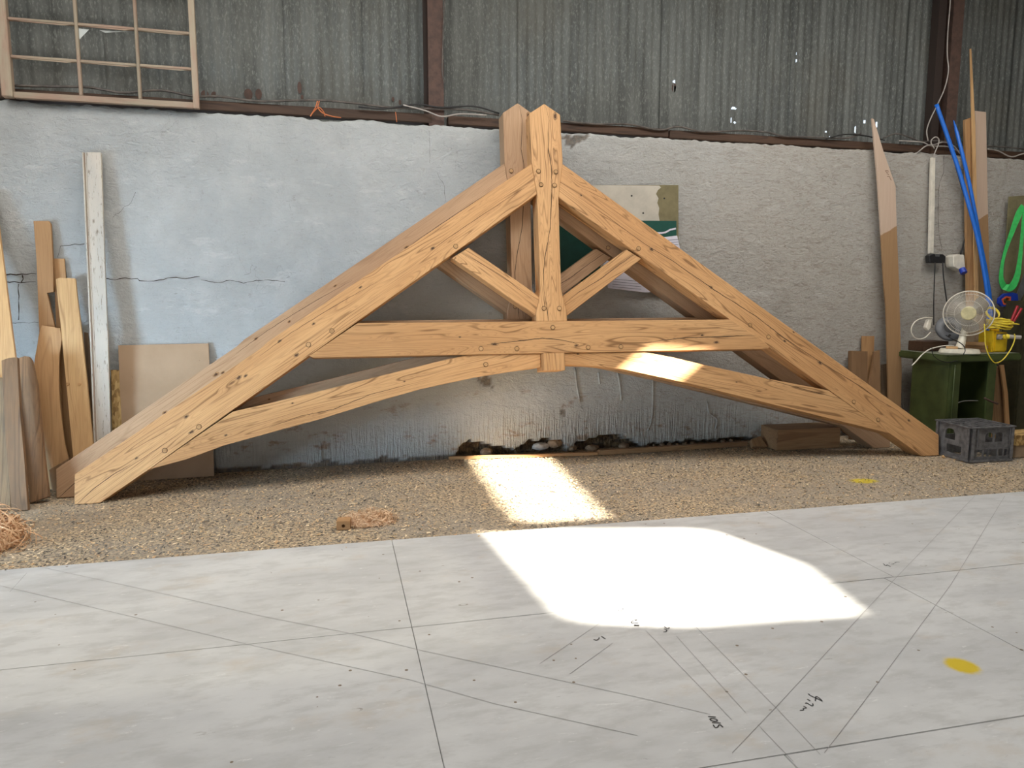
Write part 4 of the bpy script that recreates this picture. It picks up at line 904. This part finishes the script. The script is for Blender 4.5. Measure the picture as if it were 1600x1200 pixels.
# fan
fb = V((6.17, 5.93, TOPZ)); fc = hit(1513.5, 489.5, fb+V((0, .03, 0)), (V((CAM.x, CAM.y, 0))-V((fb.x, fb.y, 0))).normalized())
fan = thing('desk_fan', 'old cream desk fan with a round wire guard standing on the green machine stand', 'fan', loc=tuple(fb))
fdir = (V((CAM.x, CAM.y, H-.05))-fc).normalized(); q_ = fdir.to_track_quat('Z', 'Y').to_matrix()
def fan_pt(r, a, d): return fc+q_ @ V((r*cos(a), r*sin(a), d))
# base: flattened rounded slab
bm = bmesh.new(); bmesh.ops.create_cone(bm, cap_ends=True, segments=36, radius1=1, radius2=.92, depth=1)
for v in bm.verts: v.co = V((v.co.x*.185, v.co.y*.12, (v.co.z+.5)*.045+.001))
bmesh.ops.bevel(bm, geom=[e for e in bm.edges if abs(e.verts[0].co.z-e.verts[1].co.z) < .001], offset=.006, segments=2, affect='EDGES')
bobj('base', bm, FANW, fan, Matrix.Translation(fb) @ Matrix.Rotation(radians(-42), 4, 'Z'))
nk0 = fb+V((0, .0, .04)); nk1 = fc-fdir*.12+V((0, 0, -.03))
cyl('neck', nk0, nk1, .04, .028, FANW, fan, 20, prof=[(0, .045), (.15, .038), (.6, .030), (1, .034)])
cyl('motor_housing', fc-fdir*.17, fc-fdir*.055, .05, .07, FANW, fan, 28, prof=[(0, .02), (.1, .05), (.5, .068), (1, .07)])
R = .216
def torus(name, r, d, rr, mat, parent, seg=64):
    pts = [fan_pt(r, 2*pi*k/seg, d) for k in range(seg+1)]; vs, fs = tubeverts(pts, rr, 8); return mobj(name, vs, fs[:-2], mat, parent, smooth=True)
torus('guard_rim', R, .0, .0058, WHITEP, fan)
vs, fs = [], []
for side in (1, -1):
    for k in range(96):
        a_ = 2*pi*k/96
        pts = [fan_pt(R*u_, a_+(.10*(1-u_)), side*(.055*sqrt(max(0, 1-u_**2.6)))) for u_ in (.29, .5, .7, .85, .95, 1.0)]
        v, f = tubeverts(pts, .0013, 3); kk = len(vs); vs += v; fs += [tuple(i+kk for i in q) for q in f]
o = mobj('guard_wires', vs, fs, WHITEP, fan); o['kind'] = 'stuff'
torus('guard_ring', R*.56, .048, .0016, WHITEP, fan, 48); torus('guard_ring', R*.86, .030, .0016, WHITEP, fan, 48)
cyl('hub_badge', fan_pt(0, 0, .050), fan_pt(0, 0, .062), .066, .060, HUB, fan, 32, prof=[(0, .066), (.7, .066), (1, .058)])
cyl('blade_hub', fan_pt(0, 0, -.03), fan_pt(0, 0, .012), .04, .035, GREYP, fan, 20)
BLADE = plain('smoky_blade', (0.22, 0.19, 0.15), 0.35)
for k in range(3):
    vs, fs = [], []; a0 = 2*pi*k/3+.4
    for i in range(9):
        r_ = .035+(.19-.035)*i/8
        for j in range(7):
            u_ = j/6-.5; wd_ = .5+.75*sin(pi*min(1, i/8*.9+.1)); vs.append(fan_pt(r_, a0+u_*wd_+i*.05, -.008+u_*.045))
    for i in range(8):
        for j in range(6): q0 = i*7+j; fs.append((q0, q0+1, q0+8, q0+7))
    mobj('blade', vs, fs, BLADE, fan, smooth=True)
ob = V((6.02, 5.93, TOPZ))
# offcut on the fan foot, offcuts behind
tag(box('offcut', (-.05, -.02, 0), (.05, .02, .022), PINE, None, .002, Matrix.Translation(fb+V((-.085, .01, .047))) @ Matrix.Rotation(radians(-40), 4, 'Z')), 'little light wood offcut lying on the foot of the fan', 'offcut')
for i, (z, rz_, dx_) in enumerate(((0, -.75, 0), (.034, -.62, .012), (.068, -.8, -.012))):
    tag(box('offcut', (-.115, -.035, 0.0005), (.115, .035, .033), PALE if i else OFFCUT, None, .003, Matrix.Translation(V((6.43+dx_, 6.02, TOPZ+z))) @ Matrix.Rotation(rz_, 4, 'Z')),
        ('bottom', 'middle', 'top')[i]+' wood offcut of the small stack between the fan and the yellow transformer', 'offcut', 'offcuts stacked on the stand')
# dark box and grey ring housing
tag(box('tool_box', (-.16, -.10, .0005), (.16, .10, .10), BROWN, None, .005, Matrix.Translation(V((6.14, 6.29, TOPZ)))), 'dark brown wooden box behind the fan on the machine stand', 'box')
rh = thing('grey_ring_housing', 'grey round plastic housing with a dark centre propped on the box behind the fan', 'housing', loc=(6.17, 6.22, TOPZ+.10))
rc = hit(1484, 513, (0, 6.20, 0), V((0, 1, 0))); rd = V((-.35, -.75, .45)).normalized(); rq = rd.to_track_quat('Z', 'Y').to_matrix()
vs, fs = [], []; prof = [(.055, -.03), (.055, .006), (.062, .014), (.09, .016), (.128, .008), (.134, -.004), (.13, -.03)]
for i in range(41):
    for r_, d_ in prof:
        a_ = 2*pi*i/40; vs.append(rc+rq @ V((r_*cos(a_), r_*sin(a_), d_)))
for i in range(40):
    for j in range(len(prof)-1): q0 = i*len(prof)+j; fs.append((q0, q0+1, q0+1+len(prof), q0+len(prof)))
mobj('ring', vs, fs, GREYP, rh, smooth=True)
cyl('dark_centre', rc-rd*.03, rc-rd*.008, .056, .056, BLACKP, rh, 28); cyl('knob', rc+rq @ V((-.02, -.09, .012)), rc+rq @ V((-.02, -.09, .03)), .012, .010, BLACKP, rh, 14)
cyl('rear_body', rc-rd*.075, rc-rd*.03, .10, .128, GREYP, rh, 28)
# adapter with white leads
ad_ = thing('plug_adapter', 'white plug adapter hanging on a white looped lead left of the fan', 'adapter', loc=tuple(atY(1453, 506, 6.15)))
wp('adapter_body', [(1447, 512), (1451, 500), (1457, 498), (1455, 512), (1451, 517)], 6.13, .045, WHITEP, ad_, bev=.006)
wirepx('lead', [(1457, 497), (1445, 496.5), (1432, 501), (1425, 510), (1424, 519), (1429, 527), (1437, 530), (1446, 527), (1454, 519)], 6.13, .006, WHITEP, parent=ad_)
wirepx('white_cable', [(1490, 540), (1478, 540), (1466, 542), (1452, 546), (1440, 555), (1431, 565), (1425, 571)], 5.77, .006, WHITEP, 'white cable drooping over the left rim of the machine stand')
wirepx('black_cable', [(1478, 524), (1490, 531), (1499, 535), (1506, 541), (1508, 548), (1505, 554)], 5.78, .0045, BLACKP, 'thin black cable crossing the foot of the fan')
wirepx('black_cable', [(1456, 543), (1457, 552), (1463, 560), (1474, 565), (1485, 566), (1496, 563)], 5.765, .0035, BLACKP, 'thin black cable hanging in a shallow loop on the rim of the machine stand')
# yellow transformer
ty = thing('site_transformer', 'yellow site transformer standing at the right end of the machine stand', 'transformer', loc=(6.66, 6.0, TOPZ))
def tb_(name, a, b, mat, bev=.008): return box(name, a, b, mat, ty, bev)
tb_('body', (-.085, -.09, .001), (.085, .09, .20), YEL, .014); tb_('side_flange', (-.105, -.085, .001), (-.087, .085, .215), YEL, .006)
tb_('handle', (-.06, -.015, .205), (.06, .015, .23), YEL, .008)
tb_('socket_plate', (-.07, -.098, .130), (.05, -.090, .185), GREYP, .003)
for sx_ in (-.045, .02):
    p_ = WM[ty.name] @ V((sx_, -.098, .157)); cyl('socket', p_, p_+V((0, -.022, 0)), .024, .022, YELC if sx_ > 0 else CABLEG, ty, 18)
pg = thing('site_plug', 'grey plug with a yellow collar pushed into the yellow transformer', 'plug', loc=tuple(WM[ty.name] @ V((.05, -.13, .16))))
p_ = WM[pg.name].translation; cyl('plug_body', p_+V((-.02, -.01, 0)), p_+V((.075, -.06, -.006)), .021, .019, CABLEG, pg, 16)
cyl('collar', p_+V((-.045, .003, 0)), p_+V((-.02, -.01, 0)), .024, .024, YELC, pg, 16)
wirepx('yellow_cable', [(1538, 506), (1539, 522), (1540, 540), (1545, 555), (1552, 565), (1558, 567), (1567, 562), (1576, 551), (1583, 538), (1586, 527), (1585, 522)], 5.76, .0055, YELC, 'yellow cable hanging in a loop below the yellow transformer')
cc_ = thing('cable_coil', 'coil of yellow extension cable heaped on the yellow transformer', 'cable', loc=(6.66, 6.0, TOPZ+.24))
ctr = V((6.665, 5.96, TOPZ+.25)); rr_ = random.Random(11)
for L_ in range(11):
    tilt = V((rr_.uniform(-.25, .25), rr_.uniform(-.25, .25), 1)).normalized(); e_ = tilt.orthogonal().normalized(); g_ = tilt.cross(e_)
    ra = rr_.uniform(.095, .135); rb_ = rr_.uniform(.07, .10); c_ = ctr+V((rr_.uniform(-.015, .015), rr_.uniform(-.01, .01), -.005+L_*.010)); an = rr_.uniform(0, 6)
    pts = [c_+(V((cos(t_)*ra, sin(t_)*rb_, .012*sin(2*t_+an)))) for t_ in [2*pi*k/26 for k in range(27)]]
    if L_ > 8: pts = [c_+V((-.07, 0, .03))+V((cos(t_)*.075, sin(t_)*.03, .055*sin(t_)+.02)) for t_ in [2*pi*k/26 for k in range(27)]]
    v, f = tubeverts(pts, .0070, 8); mobj('loop', v, f[:-2], YELC, cc_, smooth=True)
tube('bound_end', [ctr+V((.05, -.06, .03)), ctr+V((.10, -.08, .035)), ctr+V((.16, -.085, .03))], .0065, YELC, cc_)
tag(box('cardboard_box', (-.06, -.05, .0), (.06, .05, .16), CARD, None, .003, Matrix.Translation(V((6.70, 6.26, TOPZ+.001)))), 'small brown cardboard box behind the yellow cable coil', 'box')
box('box_riser', (-.06, -.05, .161), (.05, .04, .36), CARD, None, .003, Matrix.Translation(V((6.70, 6.26, TOPZ+.001))))
tag(bpy.data.objects['box_riser'], 'taller brown box standing on the small box behind the yellow cable coil', 'box'); bpy.data.objects['box_riser'].name = 'cardboard_box'
# beyond the stand
slab('plank', 'brown plank leaning behind the open front of the green stand, above the crate', 'plank', [(1545, 572), (1566, 572), (1573, 615), (1578, 690), (1536, 690)], 6.08, 6.20, (1555, 572), .02, OFFCUT, group='planks behind the machine stand')
slab('plank', 'narrow pale stick leaning beside the brown plank right of the green stand', 'plank', [(1563, 570), (1569, 570), (1575, 615), (1580, 690), (1574, 690), (1569, 615)], 5.99, 6.16, (1565, 570), .02, PALE, group='planks behind the machine stand')
cu = thing('steel_cupboard', 'dark olive steel cupboard in the right corner behind the crate', 'cupboard', loc=(7.42, 6.25, 0))
box('cupboard_body', (-.28, -.14, .003), (.4, .10, 1.42), OLIVED, cu, .006); box('cupboard_door', (-.27, -.156, .03), (.39, -.141, 1.39), OLIVED, cu, .004)
# crate
crB = V((5.625, 5.215, 0)); crr = radians(-4.0); CW, CD, CH = .435, .40, .325
cr = thing('bottle_crate', 'grey plastic bottle crate lying upside down in front of the green machine stand', 'crate', loc=tuple(crB), rz=crr)
MC = WM[cr.name]
def arch(x0, x1, z0, z1):
    r = (x1-x0)/2*.75; pts = [(x0, z0), (x1, z0), (x1, z1-r)]; pts += [(x1-r+r*cos(q), z1-r+r*sin(q)) for q in (pi/6, pi/3, pi/2)]; pts += [(x0+r+r*cos(q), z1-r+r*sin(q)) for q in (pi/2, 2*pi/3, 5*pi/6)]; pts += [(x0, z1-r)]
    return pts
def crect(x0, x1, z0, z1): return [(x0, z0), (x1, z0), (x1, z1), (x0, z1)]
def cside(M, W, hs, nm='side_wall'):
    plate(nm, crect(0, W, .004, CH-.012), hs, .010, M, CRATE, cr)
MS1 = MC @ Matrix(((1, 0, 0, 0), (0, 0, -1, 0), (0, 1, 0, 0), (0, 0, 0, 1)))
cside(MS1, CW, [arch(.150, .232, .180, .268), arch(.250, .335, .180, .268), crect(.075, .135, .050, .115), crect(.150, .185, .050, .115), crect(.200, .285, .050, .115), crect(.30, .345, .050, .115), crect(.36, .39, .050, .115)])
MS2 = MC @ Matrix(((0, 0, -1, 0), (-1, 0, 0, CD), (0, 1, 0, 0), (0, 0, 0, 1)))
cside(MS2, CD, [arch(.10, .22, .17, .27), crect(.13, .30, .050, .125)])
cside(MC @ Matrix.Translation((0, CD-.01, 0)) @ Matrix(((1, 0, 0, 0), (0, 0, -1, 0), (0, 1, 0, 0), (0, 0, 0, 1))), CW, [arch(.10, .18, .185, .265), arch(.25, .33, .185, .265)])
cside(MC @ Matrix.Translation((CW-.01, 0, 0)) @ Matrix(((0, 0, -1, 0), (-1, 0, 0, CD), (0, 1, 0, 0), (0, 0, 0, 1))), CD, [arch(.14, .23, .17, .265)])
def crb(name, a, b, bev=.003): return box(name, a, b, CRATE, cr, bev)
crb('top_rim', (-.012, -.022, CH-.012), (CW+.012, -.002, CH)); crb('top_rim', (-.012, CD+.002, CH-.012), (CW+.012, CD+.014, CH))
crb('top_rim', (-.024, -.022, CH-.012), (-.004, CD+.014, CH)); crb('top_rim', (CW+.004, -.022, CH-.012), (CW+.016, CD+.014, CH))
crb('bottom_rim', (-.008, -.018, .004), (CW+.008, -.0105, .028)); crb('bottom_rim', (-.018, -.008, .004), (-.0105, CD, .028))
for x in (.0, CW-.03): crb('corner_rib', (x, -.020, .03), (x+.03, -.0105, CH-.014))
for x in (.055, .39): crb('rib', (x, -.018, .13), (x+.008, -.0105, CH-.014))
crb('rib', (.03, -.017, .125), (CW-.03, -.0105, .133))
for y in (.0, CD-.03): crb('corner_rib', (-.020, y, .03), (-.0105, y+.03, CH-.014))
for i in range(1, 6): crb('grid_bar', (i*CW/6-.004, 0, CH-.02), (i*CW/6+.004, CD, CH-.004), .001)
for j in range(1, 5): crb('grid_bar', (0, j*CD/5-.004, CH-.022), (CW, j*CD/5+.004, CH-.006), .001)
for i in range(6):
    for j in range(5):
        p_ = MC @ V(((i+.5)*CW/6, (j+.5)*CD/5, CH-.018)); pts = [p_+V((.026*cos(2*pi*k/12), .026*sin(2*pi*k/12), 0)) for k in range(13)]
        v, f = tubeverts(pts, .004, 5); mobj('bottle_ring', v, f[:-2], CRATE, cr)
# boxes at the right edge
bp = atZ(1586, 716)
tag(box('cream_box', (0, 0, .003), (.34, .24, .115), CARD, None, .004, Matrix.Translation(bp)), 'pale cardboard box on the floor at the right edge, right of the crate', 'box')
yb2 = box('yellow_box', (-.01, -.01, .117), (.33, .22, .215), OSB, None, .004, Matrix.Translation(bp)); tag(yb2, 'brownish yellow box stacked on the pale cardboard box at the right edge', 'box')
ch = atZ(1471, 716); bm = bmesh.new(); bmesh.ops.create_icosphere(bm, subdivisions=1, radius=.016)
for v in bm.verts: v.co *= 1+.4*noise.noise(v.co*60)
tag(bobj('wood_chip', bm, PINE, None, Matrix.Translation(ch+V((0.02, 0, .014)))), 'small pale wood chip on the floor between the truss foot and the crate', 'chip')
